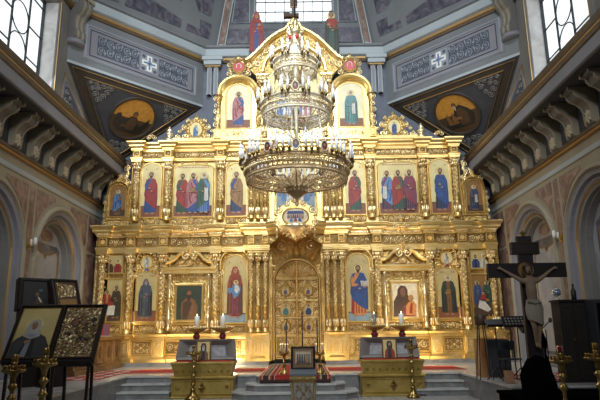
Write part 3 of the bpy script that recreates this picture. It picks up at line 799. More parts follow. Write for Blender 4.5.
# ---- tier three
for s in (1, -1):
    cu = s*2.12
    m2 = MB(FI)
    m2.box(cu-.75, cu+.75, 8.5, 8.92, -.2, .14, 'gold_smooth'); m2.poly(arch(cu-.68, cu+.68, 8.9, 10.45, .55, 14)[::-1], -.2, .0, 'gold_smooth'); p = part(m2, 'arch_panel')
    m2 = MB(FI); scrollwork(m2, cu-.5, cu+.5, 8.62, 8.88, .14); m2.build('scroll_relief', p)
    m2 = MB(FI); m2.sweep([(cu+.60,10.28)]+[(cu+.60*math.cos(PI*k/16), 10.36+.52*math.sin(PI*k/16)) for k in range(17)]+[(cu-.60,10.28)], [(0,0),(0,.16),(.06,.2),(.1,.28),(.16,.3),(.2,.22),(.2,0)], 'gold_smooth'); part(m2, 'arch_hood')
    m2 = MB(FI)                          # jewelled crown medallion over the arch
    m2.ell(cu, 11.45, .21, .21, .05, .12, 'red_enamel', 18)
    pts = [(cu+.21*math.cos(2*PI*k/18), 11.45+.21*math.sin(2*PI*k/18)) for k in range(18)]
    m2.sweep(pts, [(0,.05),(0,.16),(.03,.18),(.07,.1)], 'gold_smooth', closed=True)
    m2.sweep([(cu+.07,11.4),(cu+.07,11.5),(cu+.05,11.55),(cu,11.57),(cu-.05,11.55),(cu-.07,11.5),(cu-.07,11.4)], [(0,.12),(0,.14),(.03,.14),(.03,.12)], 'p_white')
    for k in range(14):
        a = 2*PI*k/14+.2; leaf(m2, cu+.27*math.cos(a), 11.45+.27*math.sin(a), .2, .15, a, .06, 'gold_relief')
    for q in (-1, 1): spiral(m2, cu+q*.38, 11.2, .13, .06, 'gold_relief', PI/2, 1.5, q); spiral(m2, cu+q*.38, 11.55, .09, .06, 'gold_relief', PI/2, 1.5, -q)
    leaf(m2, cu, 11.75, .25, .16, PI/2, .08, 'gold_relief'); part(m2, 'crown_medallion', 'red enamel medallion in a scrolled gilt crown')
    for q in (-1, 1):                    # carved side posts of the arch
        m2 = MB(FI); u = cu+q*.76
        m2.lathe(u, .08, [(.12,8.92),(.12,9.0),(.07,9.05),(.10,9.2),(.12,9.4),(.07,9.55),(.09,9.6),(.07,9.66),(.06,10.0),(.12,10.15),(.14,10.3)], 'gold_carved', 9)
        for k in range(5):
            spiral(m2, u+q*.06, 9.1+k*.26, .11, .16, 'gold_relief', PI/2, 1.5, q*(1 if k % 2 else -1))
        m2.box(u-.12, u+.12, 8.55, 8.92, 0, .24, 'gold_smooth'); m2.rframe(u-.06, u+.06, 8.62, 8.86, .03, .22, .27, 'gold_relief')
        part(m2, 'side_post')
    # openwork cartouche further out
    cu = s*3.70
    m2 = MB(FI)
    for k in range(16):
        a = 2*PI*k/16; leaf(m2, cu+.29*math.cos(a), 8.97+.33*math.sin(a), .17, .14, a, .04, 'gold_relief')
    for q in (-1, 1):
        for (u, v, R, sg) in ((.42,8.72,.14,1),(.42,9.05,.13,-1),(.34,9.33,.09,1),(.66,8.68,.12,-1),(.62,8.92,.08,1),(.86,8.62,.08,1)):
            spiral(m2, cu+q*u, v, R, .02, 'gold_relief', PI/2, 1.6, q*sg)
            m2.ball((cu+q*u, v, .0), (R*.9, R*.9, .03), 'gold_carved', 7, 4)
    leaf(m2, cu, 9.3, .32, .18, PI/2, .03, 'gold_relief'); m2.box(cu-.9, cu+.9, 8.5, 8.62, -.05, .1, 'gold_smooth'); m2.ell(cu, 8.97, .34, .40, -.05, .03, 'gold_carved', 20)
    part(m2, 'openwork_cartouche')
    # posts of the central shrine
    for q in (1.12, 1.30):
        pass
columns(sym([1.12, 1.32]), 8.6, 11.1, .07, .14)
mb = MB(FI); mb.box(-1.4, 1.4, 8.5, 11.2, -.4, -.02, 'gold_smooth'); part(mb, 'backing_panel')
mb = MB(FI); mb.box(-1.02, 1.02, 8.5, 8.92, -.1, .14, 'gold_smooth'); p = part(mb, 'arch_panel')
mb = MB(FI); scrollwork(mb, -.95, .95, 8.62, 8.9, .14); mb.build('scroll_relief', p)
# ogee gable
og = [(-1.80,11.62),(-1.62,11.74),(-1.38,11.98),(-1.12,12.28),(-.85,12.56),(-.58,12.76),(-.34,12.88),(-.2,13.0),(-.14,13.12)]
out = og+[(-u, v) for u, v in reversed(og)]
inn = [(-1.18,11.2)]+[(-1.0*math.cos(PI*k/16)*1.12, 11.25+1.02*math.sin(PI*k/16)) for k in range(17)]+[(1.18,11.2)]
mb = MB(FI); mb.poly([(-1.45,11.1)]+[(-1.72,11.4)]+out+[(1.72,11.4),(1.45,11.1)][:], -.25, .02, 'gold_carved')
mb.sweep(out[::-1], [(0,.02),(0,.2),(.05,.26),(.12,.26),(.14,.02)], 'gold_smooth')
mb.sweep(inn[::-1], [(0,.02),(0,.1),(.05,.16),(.1,.16),(.14,.02)], 'gold_smooth')
p = part(mb, 'gable')
m2 = MB(FI)
for q in (-1, 1):
    for k, (u, v, R) in enumerate(((1.42,11.62,.14),(1.28,11.88,.13),(1.06,12.14,.13),(.8,12.36,.12),(.54,12.52,.11),(.28,12.62,.1))): spiral(m2, q*u, v, R, .03, 'gold_relief', PI/2, 1.6, q*(1 if k % 2 else -1))
    spiral(m2, q*1.72, 11.56, .17, .05, 'gold_relief', PI/2, 1.5, q)
    for k in range(6): leaf(m2, q*(1.38-.2*k), 11.75+.17*k, .2, .1, PI/2+q*.6, .03, 'gold_relief')
rosette(m2, 0, 12.68, .2, .03, 'gold_relief', 10)
m2.build('gable_relief', p)
mb = MB(FI); mb.box(-.2, .2, 13.08, 13.2, -.15, .2, 'gold_smooth'); mb.bbox(-.13, .13, 13.2, 13.42, -.1, .16, 'gold_smooth', .03); mb.lathe(0, .03, [(.16,13.42),(.12,13.5),(.05,13.55)], 'gold_smooth', 10); part(mb, 'gable_block')

# ================================================================== ICONS IN THE SCREEN
G1, G2 = 'icons of the lower tier', 'icons of the apostle tier'
apostle = dict(shape='arch', spring=7.42)
icon('saint_icon', 'arched icon of an apostle in red, leftmost full-size icon of the second tier', -5.64, -4.92, 5.66, 7.66, [dict(tunic='p_blue', mantle='p_red', flip=-1)], group=G2, shape='arch', spring=7.36)
icon('saint_icon', 'wide icon of three saints, its left one red over green', -4.42, -3.04, 5.66, 7.58,
     [dict(u=-4.13, tunic='p_green', mantle='p_red', flip=-1), dict(u=-3.73, tunic='p_blue', mantle='p_pink', attr='book'), dict(u=-3.33, tunic='p_skyblue', mantle='p_green', attr='scroll', hair='p_greyhair')], group=G2, shape='arch', spring=7.46)
icon('saint_icon', 'arched icon of a saint wrapped in a brown mantle left of the chandelier', -2.52, -1.80, 5.66, 7.62, [dict(tunic='p_navy', mantle='p_ochre', flip=-1, hair='p_hair')], group=G2, shape='arch', spring=7.3)
icon('saint_icon', 'arched icon of an apostle in bright red just right of the chandelier', 1.80, 2.52, 5.66, 7.62, [dict(tunic='p_green', mantle='p_red', hair='p_hair')], group=G2, shape='arch', spring=7.3)
icon('saint_icon', 'wide icon of three saints, its left one in pale blue with a white scroll', 3.04, 4.42, 5.66, 7.58,
     [dict(u=3.33, tunic='p_purple', mantle='p_skyblue', attr='scroll', flip=-1), dict(u=3.73, tunic='p_green', mantle='p_red', attr='book'), dict(u=4.13, tunic='p_purple', mantle='p_darkred', attr=None, flip=-1)], group=G2, shape='arch', spring=7.46)
icon('saint_icon', 'arched icon of an apostle in deep blue, rightmost full-size icon of the second tier', 4.92, 5.64, 5.66, 7.66, [dict(tunic='p_navy', mantle='p_blue', flip=-1)], group=G2, shape='arch', spring=7.36)
def throne(f, h):
    g = Fig(f, 0, 5.75, 1.75, h)
    g.P([(-.39,.0),(.39,.0),(.39,.38),(.25,.45),(.1,.36),(-.1,.36),(-.25,.45),(-.39,.38)], 'p_cloud')
    for x, y, r in ((-.3,.42,.1),(.3,.42,.1),(-.2,.3,.1),(.2,.3,.1)): g.E(x, y, r, r*.8, 'p_skyblue')
    for x in (-.30, .30):
        g.P([(x-.07,.45),(x+.07,.45),(x+.05,.72),(x-.05,.72)], 'p_darkred'); g.E(x, .76, .035, .045, 'p_skin')
    g.P([(-.16,.2),(.16,.2),(.2,.5),(.13,.72),(-.13,.72),(-.2,.5)], 'p_red'); g.P([(-.2,.22),(.17,.2),(.15,.45),(.0,.66),(-.13,.7)], 'p_white')
    g.E(0, .84, .11, .11, 'p_halo'); g.E(0, .85, .055, .065, 'p_hair'); g.E(0, .84, .042, .055, 'p_skin'); g.P([(-.03,.82),(.03,.82),(0,.76)], 'p_hair')
icon('enthroned_icon', 'large square icon of an enthroned figure over clouds behind the chandelier', -.72, .72, 5.70, 7.58, [], group=G2, floor=None, extra=throne, cap=False)
icon('saint_icon', 'small arched side icon of a saint in pale blue by the left wall', -6.74, -6.18, 5.70, 6.86, [dict(tunic='p_brown', mantle='p_skyblue', kind='mantle', hair='p_greyhair', wide=1.15)], shape='arch', spring=6.58, fw=.05, bg='p_ochre', floor='p_umber', group=G2, cap=False)
icon('saint_icon', 'small arched side icon of a saint with white scroll by the right wall', 6.18, 6.74, 5.70, 6.86, [dict(tunic='p_navy', mantle='p_slate', attr='scroll', hair='p_greyhair', wide=1.15)], shape='arch', spring=6.58, fw=.05, bg='p_ochre', floor='p_umber', group=G2, cap=False)
def supper(f, h):
    g = Fig(f, 0, 5.17, .42, h)
    g.P([(-.6,.15),(.6,.15),(.5,.42),(-.5,.42)], 'p_white'); g.P([(-.72,.7),(.72,.7),(.6,.95),(-.6,.95)], 'p_blue')
    for k, c in enumerate(('p_red','p_teal','p_ochre','p_darkred','p_blue','p_red','p_skyblue','p_orange','p_pink')):
        x = -.6+k*.15; y = .42+.05*(k % 2); g.P([(x-.075,y-.1),(x+.075,y-.1),(x+.05,y+.2),(x-.05,y+.2)], c); g.E(x, y+.25, .04, .055, 'p_skin')
    for k in range(3): g.P([(-.48+.35*k,.1),(-.22+.35*k,.06),(-.25+.35*k,.3),(-.46+.35*k,.3)], ('p_skyblue','p_red','p_blue')[k])
icon('supper_icon', 'oval supper scene icon set in the cartouche above the holy doors', -.41, .41, 5.10, 5.66, [], shape='oval', M=FIc, h=.86, floor=None, extra=supper, bg='p_cream')
# lower tier
icon('saint_icon', 'tall arched icon of a hooded monk in a slate blue robe', -5.71, -4.86, 1.98, 3.72, [dict(tunic='p_slate', mantle='p_slate', kind='cloak', hair='p_grey', veil='p_slate', wide=1.1)], shape='arch', spring=3.3, bg='leaf_amber', group=G1)
icon('saint_icon', 'tall arched icon of a bearded saint in a dark green robe', 4.86, 5.71, 1.98, 3.72, [dict(tunic='p_brown', mantle='p_darkgreen', kind='cloak', hair='p_greyhair', wide=1.15, attr='book')], shape='arch', spring=3.3, bg='leaf_amber', group=G1)
for s, c1, c2, lab in ((-1, 'p_skyblue', 'p_white', 'small oval icon of a figure in blue above the slate blue monk'), (1, 'p_red', 'p_white', 'small oval icon of a figure in red above the dark green saint')):
    icon('oval_icon', lab, s*5.285-.19, s*5.285+.19, 3.83, 4.24, [dict(tunic=c1, mantle=c2, H=.52, v=3.70)], shape='oval', floor=None, fw=.05, h=.1)
def bust2(c1, c2, u):
    def fn(f, h):
        for q, c, hr in ((-1, c1, 'p_hair'), (1, c2, 'p_greyhair')):
            g = Fig(f, u+q*.145, 3.68, .55, h)
            g.E(0, .74, .17, .17, 'p_halo'); g.P([(-.24,.0),(.24,.0),(.25,.35),(.12,.55),(-.12,.55),(-.25,.35)], c); g.P([(-.1,.0),(.06,.0),(.04,.5),(-.04,.5)], SHADE.get(c, 'p_black'))
            g.E(0, .73, .10, .12, hr); g.E(0, .71, .075, .10, 'p_skin'); g.P([(-.06,.68),(.06,.68),(0,.56)], hr)
    return fn
icon('saints_icon', 'small square icon of two saints in brown and red near the left wall', -6.77, -6.15, 3.66, 4.27, [], floor=None, extra=bust2('p_umber', 'p_red', -6.46), bg='leaf_amber', group=G1)
icon('saints_icon', 'small square icon of two saints in blue and white near the right wall', 6.15, 6.77, 3.66, 4.27, [], floor=None, extra=bust2('p_navy', 'p_white', 6.46), bg='leaf_amber', group=G1)
def scene_l(f, h):
    saint(f, -6.62, 2.15, .95, h, 'p_orange', 'p_red', kind='cloak', hair='p_hair', halo=True)
    saint(f, -6.30, 2.1, 1.15, h+.03, 'p_darkgreen', 'p_umber', kind='cloak', hair='p_hair', flip=-1)
    g = Fig(f, -6.45, 2.1, 1.0, h+.06); g.P([(-.16,.1),(.12,.1),(.14,.42),(-.15,.46)], 'p_white'); g.E(-.02, .50, .05, .06, 'p_skin'); g.P([(-.2,.4),(.1,.44),(.05,.56),(-.16,.52)], 'p_red')
def scene_r(f, h):
    saint(f, 6.30, 2.35, .9, h, 'p_slate', 'p_blue', kind='cloak', hair='p_hair'); saint(f, 6.62, 2.35, .9, h+.03, 'p_darkgreen', 'p_green', kind='cloak', hair='p_hair', flip=-1)
    g = Fig(f, 6.46, 2.05, 1.0, h+.06); g.P([(-.3,.0),(.3,.0),(.3,.4),(.1,.3),(-.2,.44),(-.3,.3)], 'p_umber'); g.P([(-.2,.25),(.12,.1),(.24,.18),(.05,.45),(-.14,.5)], 'p_white'); g.P([(-.1,.5),(.1,.52),(.08,.7),(-.08,.68)], 'p_red'); g.E(0, .73, .05, .06, 'p_skin'); g.E(.14,.5,.06,.05,'p_ochre')
icon('presentation_icon', 'tall icon with a figure in orange and a white bundle beside the left wall', -6.77, -6.12, 2.0, 3.42, [], extra=scene_l, floor='p_umber', bg='leaf_amber', group=G1, cap=False)
icon('nativity_icon', 'tall dark icon of a scene with a white clad figure beside the right wall', 6.12, 6.77, 2.0, 3.42, [], extra=scene_r, bg='p_ochre', floor='p_umber', group=G1, cap=False)
def baptist(f, h):
    g = Fig(f, -3.76, 2.03, 1.1, h)
    g.P([(-.22,.0),(.24,.0),(.28,.35),(.20,.58),(.06,.66),(-.08,.66),(-.22,.54),(-.27,.3)], 'p_brown'); g.P([(-.2,.0),(-.05,.0),(.1,.5),(.0,.62),(-.18,.5)], 'p_umber')
    g.P([(.0,.2),(.12,.5),(.17,.48),(.1,.16)], 'p_skin_dark'); g.E(0, .80, .105, .13, 'p_hair'); g.E(0, .79, .07, .10, 'p_skin_dark'); g.P([(-.07,.76),(.07,.76),(.05,.62),(0,.56),(-.05,.62)], 'p_hair')
icon('saint_icon', 'framed dark green icon of a long haired man in brown', -4.19, -3.33, 2.02, 3.17, [], extra=baptist, bg='p_darkgreen', floor=None, fw=.10, group=G1, cap=False)
def motherchild(f, h):
    g = Fig(f, 3.72, 2.03, 1.12, h)
    g.P([(-.34,.0),(.36,.0),(.34,.3),(.2,.55),(.12,.66),(.13,.8),(.06,.93),(-.08,.95),(-.18,.84),(-.2,.66),(-.32,.46)], 'p_umber')
    g.P([(-.1,.0),(.36,.0),(.34,.28),(.1,.4),(-.06,.3)], 'p_darkred')
    g.E(-.02, .76, .085, .125, 'p_skin_dark', rot=-.15); g.P([(-.06,.6),(.05,.62),(.06,.7),(-.07,.68)], 'p_skin_dark')
    g.P([(.04,.05),(.36,.02),(.38,.34),(.3,.46),(.14,.44),(.05,.3)], 'p_orange'); g.P([(.14,.1),(.2,.4),(.26,.4),(.24,.08)], 'p_red'); g.E(.22, .56, .085, .105, 'p_amber'); g.E(.225, .55, .06, .085, 'p_skin')
    g.E(.0, .3, .05, .03, 'p_skin_dark', rot=.6)
icon('mother_and_child_icon', 'framed icon of a dark veiled mother with a child in orange', 3.33, 4.19, 2.02, 3.17, [], extra=motherchild, bg='p_cream', floor=None, fw=.10, group=G1, cap=False)
icon('standing_mother_icon', 'tall arched icon of a woman in red with a child left of the doors', -2.54, -1.78, 1.9, 4.22, [dict(tunic='p_darkred', mantle='p_brick', kind='cloak', veil='p_brick', beard=False, attr='child', H=1.86, v=2.05, wide=.95)], shape='arch', spring=3.86, floor='p_cloud', floor_h=.12, bg='leaf_amber', group=G1)
icon('standing_saviour_icon', 'tall arched icon of a man in blue with an open book', 1.78, 2.54, 1.9, 4.22, [dict(tunic='p_orange', mantle='p_blue', attr='openbook', flip=-1, aflip=1, H=1.86, v=2.05, wide=1.12)], shape='arch', spring=3.86, floor='p_cloud', floor_h=.12, bg='leaf_amber', group=G1)
# upper tier
icon('saint_icon', 'high arched icon of a saint in rose and blue left of the chandelier top', -2.56, -1.68, 9.0, 10.74, [dict(tunic='p_blue', mantle='p_pink', hair='p_hair', v=9.08, H=1.42, wide=1.05)], shape='arch', spring=10.36, floor_h=.17, cap=False, bg='leaf_lit', group='icons of the top tier')
icon('saint_icon', 'high arched icon of a saint in teal holding a scroll right of the chandelier top', 1.68, 2.56, 9.0, 10.74, [dict(tunic='p_teal', mantle='p_teal', attr='scroll', hair='p_greyhair', v=9.08, H=1.42, wide=1.1, kind='cloak')], shape='arch', spring=10.36, floor_h=.17, cap=False, bg='leaf_lit', group='icons of the top tier')
def trinity(f, h):
    for q, c1, c2 in ((-1, 'p_blue', 'p_skyblue'), (1, 'p_red', 'p_pink')):
        saint(f, q*.4, 9.05, 1.5, h+.02*q+.03, c1, c2, wide=1.2)
    g = Fig(f, 0, 9.0, 2.1, h+.08); g.E(0, .76, .07, .05, 'p_white'); g.P([(-.14,.78),(0,.74),(.14,.78),(.0,.83)], 'p_white'); g.E(0, .3, .12, .12, 'p_skyblue')
icon('seated_pair_icon', 'large arched icon of two seated figures behind the upper chandelier rings', -1.0, 1.0, 8.98, 11.5, [], shape='arch', spring=10.7, floor='p_cloud', extra=trinity, cap=False)
for s, lab in ((-1, 'small oval icon of a saint in white and blue in the left openwork cartouche'), (1, 'small oval icon of a saint in blue in the right openwork cartouche')):
    icon('oval_icon', lab, s*3.70-.23, s*3.70+.23, 8.68, 9.25, [dict(tunic='p_blue' if s > 0 else 'p_white', mantle='p_skyblue' if s < 0 else 'p_blue', H=.62, v=8.55, hair='p_greyhair')], shape='oval', floor=None, fw=.05, h=.08)
# painted figures and cross standing on top of the screen
for s, lab, kw in ((-1, 'painted cutout of a woman in red standing left of the gable', dict(tunic='p_blue', mantle='p_red', kind='cloak', veil='p_red', beard=False)),
                   (1, 'painted cutout of a youth in green and red standing right of the gable', dict(tunic='p_green', mantle='p_darkgreen', beard=False, kind='cloak'))):
    cu = s*1.48
    r = thing('cutout_saint', lab, 'painted figure', (cu, 20.15, 12.15))
    M = frame_mat((0, 20.15, 0), (1, 0, 0), (0, 0, 1), (0, -1, 0))
    mb = MB(M)
    o = [(-.30,.0),(-.34,.5),(-.33,.95),(-.26,1.32),(-.17,1.45),(-.19,1.62),(-.1,1.78),(.02,1.82),(.14,1.75),(.18,1.58),(.16,1.45),(.27,1.3),(.33,.95),(.33,.5),(.30,.0)]
    mb.poly([(cu+x*.68, 12.15+y) for x, y in o][::-1], -.03, .0, 'p_darkred' if s < 0 else 'p_darkgreen'); mb.build('board', r)
    mb = MB(M); saint(mb, cu, 12.15, 1.78, .004, wide=.98, flip=-s, **kw)
    if s > 0:
        f = Fig(mb, cu, 12.15, 1.78, .03); f.P([(-.12,.76),(-.05,.80),(.08,.80),(.14,.74),(.15,.56),(.08,.50),(.0,.62),(-.10,.56)], 'p_red'); f.E(-.06,.66,.04,.03,'p_skin')
    else:
        f = Fig(mb, cu, 12.15, 1.78, .03); f.P([(.0,.64),(.12,.72),(.16,.60),(.14,.5),(.03,.56)], 'p_red'); f.E(.06,.68,.04,.03,'p_skin')
    mb.build('painted_saint', r)
r = thing('gable_crucifix', 'slim blue grey crucifix on top of the gable against the central window', 'crucifix', (0, 20.0, 13.55))
M = frame_mat((0, 20.0, 0), (1, 0, 0), (0, 0, 1), (0, -1, 0))
mb = MB(M); mb.box(-.075, .075, 13.56, 16.2, -.05, .05, 'p_slate'); mb.box(-.75, .75, 15.4, 15.56, -.05, .05, 'p_slate'); mb.box(-.3, .3, 15.85, 15.95, -.04, .04, 'p_slate'); mb.build('cross', r)
mb = MB(M); f = saint(mb, 0, 13.95, 1.6, .055, 'p_skin', 'p_skin', kind='none', wide=.7, halo=True); mb.build('painted_body', r)
mb = MB(M); mb.bbox(-.24, .2, 13.56, 13.72, -.08, .12, 'p_umber', .03); mb.bbox(-.40, -.16, 13.56, 13.80, -.08, .10, 'p_umber', .03); mb.build('rock_base', r)

# ================================================================== SETTING
WX = 7.3
def tile_mat():
    m, nt, b = new_mat('floor_tile')
    pos = coords(nt)
    br = nt.nodes.new('ShaderNodeTexBrick'); br.offset = 0; br.inputs['Scale'].default_value = 1.0
    br.inputs['Brick Width'].default_value = .3; br.inputs['Row Height'].default_value = .3; br.inputs['Mortar Size'].default_value = .008
    br.inputs['Color1'].default_value = (.42,.42,.41,1); br.inputs['Color2'].default_value = (.35,.35,.34,1); br.inputs['Mortar'].default_value = (.15,.15,.15,1)
    nt.links.new(pos, br.inputs['Vector']); nt.links.new(br.outputs['Color'], b.inputs['Base Color']); b.inputs['Roughness'].default_value = .3
tile_mat()
mb = MB(); mb.box(-WX-1.2, WX+1.2, 4, 21, -.2, 0, 'floor_tile'); struct(mb, 'floor')
mb = MB(); mb.box(-WX, WX, 15.3, 20.7, 0, .46, 'marble_grey'); mb.box(-WX, WX, 15.27, 20.7, .46, .5, 'marble_white')
struct(mb, 'raised_platform')
mb = MB(); mb.box(-WX, -4.4, 9.5, 15.3, 0, .46, 'marble_grey'); mb.box(-WX, -4.37, 9.47, 15.3, .46, .5, 'marble_white'); struct(mb, 'side_platform')
mb = MB(); mb.box(4.25, WX, 11.5, 15.3, 0, .46, 'marble_grey'); mb.box(4.22, WX, 11.47, 15.3, .46, .5, 'marble_white'); struct(mb, 'side_platform')
for s in (-1, 1):
    mb = MB(); a, b = (-4.4, -3.1) if s < 0 else (2.98, 4.25)
    for k, (y0, z) in enumerate(((14.55, .165), (14.92, .33))):
        mb.box(a, b, y0+.03, 15.3, 0 if k == 0 else z-.165, z-.035, 'marble_grey'); mb.box(a, b, y0, 15.3, z-.035, z, 'marble_white')
    struct(mb, 'platform_steps')
mb = MB()
for hw, y0, z0, z1, c in ((1.52, 14.05, 0, .165, .3), (1.22, 14.4, .165, .33, .25), (.98, 14.72, .33, .5, .2)):
    p = [(-hw, 15.3), (-hw, y0+c*1.3), (-hw+c, y0), (hw-c, y0), (hw, y0+c*1.3), (hw, 15.3)]
    mb.poly(p, z0, z1-.035, 'marble_grey')
    e = .03; p2 = [(-hw-e, 15.3), (-hw-e, y0+c*1.3), (-hw+c, y0-e), (hw-c, y0-e), (hw+e, y0+c*1.3), (hw+e, 15.3)]
    mb.poly(p2, z1-.035, z1, 'marble_white')
struct(mb, 'ambo_steps')

# carpets
r = thing('carpet_runner', 'red carpet runner with dark patterned borders leading to the doors', 'carpet', (0, 15, .5))
mb = MB(); mb.box(-.88, .88, 14.72, 19.3, .5, .512, 'carpet_red'); mb.box(-.88, .88, 14.665, 14.685, .345, .512, 'carpet_red'); mb.box(-.88, .88, 14.665, 14.75, .5, .512, 'carpet_red'); mb.build('pile', r)
for s in (-1, 1):
    mb = MB()
    for a, b, m in ((.62, .66, 'carpet_cream'), (.66, .80, 'carpet_dark'), (.80, .83, 'carpet_cream'), (.50, .52, 'carpet_cream'), (.54, .57, 'carpet_dark')):
        x0, x1 = (a, b) if s > 0 else (-b, -a)
        mb.box(x0, x1, 14.66, 19.3, .505, .516, m); mb.box(x0, x1, 14.655, 14.68, .35, .516, m)
    for k in range(30):
        y = 14.8+k*.15; mb.box(s*.73-.03, s*.73+.03, y, y+.05, .51, .519, 'carpet_cream')
    mb.build('patterned_border', r)
mb = MB()
mb.box(-.88, .88, 14.645, 14.665, .34, .42, 'carpet_dark')
for k in range(60): mb.box(-.875+k*.0295, -.86+k*.0295, 14.64, 14.66, .335, .36, 'black_cloth')
mb.build('fringe', r)
for s, lab in ((-1, 'long red carpet strip on the platform left of the runner'), (1, 'long red carpet strip on the platform right of the runner')):
    r = thing('carpet_strip', lab, 'carpet', (s*2.9, 17, .5))
    mb = MB(); a, b = (.92, 4.7) if s > 0 else (-4.7, -.92); mb.box(a, b, 16.2, 17.9, .5, .509, 'carpet_red'); mb.build('pile', r)
    mb = MB(); mb.box(a, b, 16.24, 16.32, .505, .512, 'carpet_cream'); mb.box(a, b, 17.78, 17.86, .505, .512, 'carpet_cream'); mb.build('stripe', r)
for s, lab in ((-1, 'patterned red and white rug on the platform beside the wooden counter'), (1, 'patterned red and white rug on the right platform behind the loudspeaker box')):
    r = thing('rug', lab, 'rug', (s*5.2, 15.5, .5))
    mb = MB(); x0, x1 = (-6.2, -4.75) if s < 0 else (4.9, 6.6); y0, y1 = (14.2, 17.6) if s < 0 else (12.2, 14.6)
    mb.box(x0, x1, y0, y1, .5, .508, 'carpet_red')
    for k in range(9):
        for j in range(4):
            mb.box(x0+.1+j*.36, x0+.3+j*.36, y0+.1+k*(y1-y0)/9.3, y0+.28+k*(y1-y0)/9.3, .505, .511, 'carpet_cream' if (k+j) % 2 else 'paper_white')
    mb.build('pile', r)

# side walls
FW = {-1: frame_mat((-WX, 0, 0), (0, 1, 0), (0, 0, 1), (1, 0, 0)), 1: frame_mat((WX, 0, 0), (0, 1, 0), (0, 0, 1), (-1, 0, 0))}
FWP = {-1: frame_mat((-WX, 0, 0), (0, 1, 0), (1, 0, 0), (0, 0, 1)), 1: frame_mat((WX, 0, 0), (0, 1, 0), (-1, 0, 0), (0, 0, 1))}
ARC = [(9.15, 1.85), (13.25, 1.85), (17.35, 1.85)]; ZC = 3.6
WIN = (12.4, 15.8, 8.35, 11.7)
win_n = [0]
for s, side in ((-1, 'left'), (1, 'right')):
    M = FW[s]; MP = FWP[s]
    mb = MB(M)
    edges = [7.2]
    for c, R in ARC:
        mb.box(edges[-1], c-R, 0, 5.75, -1.2, 0, 'plaster_cream')
        N = 20; vs = []
        for k in range(N+1):
            a = PI*k/N; vs += [(c-R*math.cos(a), ZC+R*math.sin(a), 0), (c-R*math.cos(a), 5.75, 0)]
        mb.add(vs, [(2*k, 2*k+2, 2*k+3, 2*k+1) for k in range(N)], 'plaster_cream'); edges.append(c+R)
    mb.box(edges[-1], 20.7, 0, 5.75, -1.2, 0, 'plaster_cream')
    mb.box(7.2, 20.7, 5.75, 6.2, -1.2, .02, 'plaster_cream')
    mb.box(7.2, 20.7, 6.2, 8.1, -1.2, 0, 'plaster_dark_blue')
    mb.box(7.2, 20.7, 5.75, 6.2, -1.3, -1.2, 'plaster_grey')
    u0, u1, v0, v1 = WIN
    mb.box(7.2, u0, 8.1, 12.2, -1.2, 0, 'plaster_grey'); mb.box(u1+.03, 20.7, 8.1, 12.2, -1.2, 0, 'plaster_grey'); mb.box(u1, u1+.03, v0, v1, -.9, 0, 'marble_white'); mb.box(u1, u1+.03, 8.1, v0, -1.2, 0, 'plaster_grey'); mb.box(u1, u1+.03, v1, 12.2, -1.2, 0, 'plaster_grey')
    mb.box(u0, u1, 8.1, v0, -1.2, 0, 'plaster_grey'); mb.box(u0, u1, v1, 12.2, -1.2, 0, 'plaster_grey')
    w = struct(mb, 'wall_'+side)
    nb = MB(M)
    for c, R in ARC: nb.box(c-R, c+R, 0, 5.7, -.62, -.45, 'marble_niche')
    nb.build('niche_back', w)
    for c, R in ARC:
        nb = MB(M); p = arch(c-R, c+R, 0, ZC, None, 22, ccw=True)
        nb.sweep(p, [(.0, .0), (.0, .07), (-.05, .10), (-.10, .10), (-.13, .03)], 'plaster_cream', smooth=False)
        nb.sweep(p, [(-.13, .03), (-.26, .02), (-.28, -.08), (-.34, -.05), (-.40, -.10)], 'plaster_lavender')
        nb.sweep(p, [(-.40, -.10), (-.42, -.07), (-.45, -.12)], 'moulding_gold')
        nb.sweep(p, [(-.45, -.12), (-.52, -.14), (-.53, -.25), (-.56, -.27), (-.57, -.47)], 'plaster_grey')
        nb.build('archivolt', w)
        nb = MB(M)                       # painted frame line and medallion inside the niche
        h = -.45; q = .9
        pts = [(c-q, .9), (c-q, ZC+.35), (c-q+.14, ZC+.55), (c-q*.35, ZC+.42), (c-.12, ZC+.42), (c, ZC+.28), (c+.12, ZC+.42), (c+q*.35, ZC+.42), (c+q-.14, ZC+.55), (c+q, ZC+.35), (c+q, .9)]
        nb.tube([(a, b, h+.01) for a, b in pts], .025, 'moulding_gold', 4)
        nb.poly([(a, b) for a, b in [(c-q-.13,.8),(c-q-.13,ZC+.6),(c-q+.1,ZC+.72),(c+q-.1,ZC+.72),(c+q+.13,ZC+.6),(c+q+.13,.8)]], h-.02, h+.004, 'marble_violet')
        nb.poly([(a, b) for a, b in pts], h-.02, h+.008, 'marble_niche')
        nb.ell(c, ZC+.98, .42, .18, h-.02, h+.02, 'marble_pink', 18); nb.build('painted_panel', w)
    # marble facings between the arches
    nb = MB(M)
    for c in (11.2, 15.3): nb.box(c-.14, c+.14, .8, 5.62, -.02, .015, 'marble_pink')
    nb.box(19.45, 20.62, .8, 4.3, -.02, .015, 'marble_pink'); nb.box(19.5, 20.62, 4.4, 5.62, -.02, .015, 'marble_pink')
    for c, R in ARC:
        for q in (-1, 1):
            pts = []
            for k in range(11):
                a = (27+46*k/10)*PI/180; pts.append((c+q*(R+.14)*math.cos(a), ZC+(R+.14)*math.sin(a)))
            if q > 0 and c > 17:
                pts2 = pts+[(c+q*.62, 5.62), (c+q*2.0, 5.62), (c+q*2.0, ZC+1.0)]
            else: pts2 = pts+[(c+q*.62, 5.62), (c+q*1.78, 5.62)]
            nb.poly(pts2 if q > 0 else pts2[::-1], -.02, .015, 'marble_pink')
    nb.build('marble_facing', w)
    # string course, console frieze and great cornice
    nb = MB(MP); P = [(20.7, 0), (7.2, 0)]
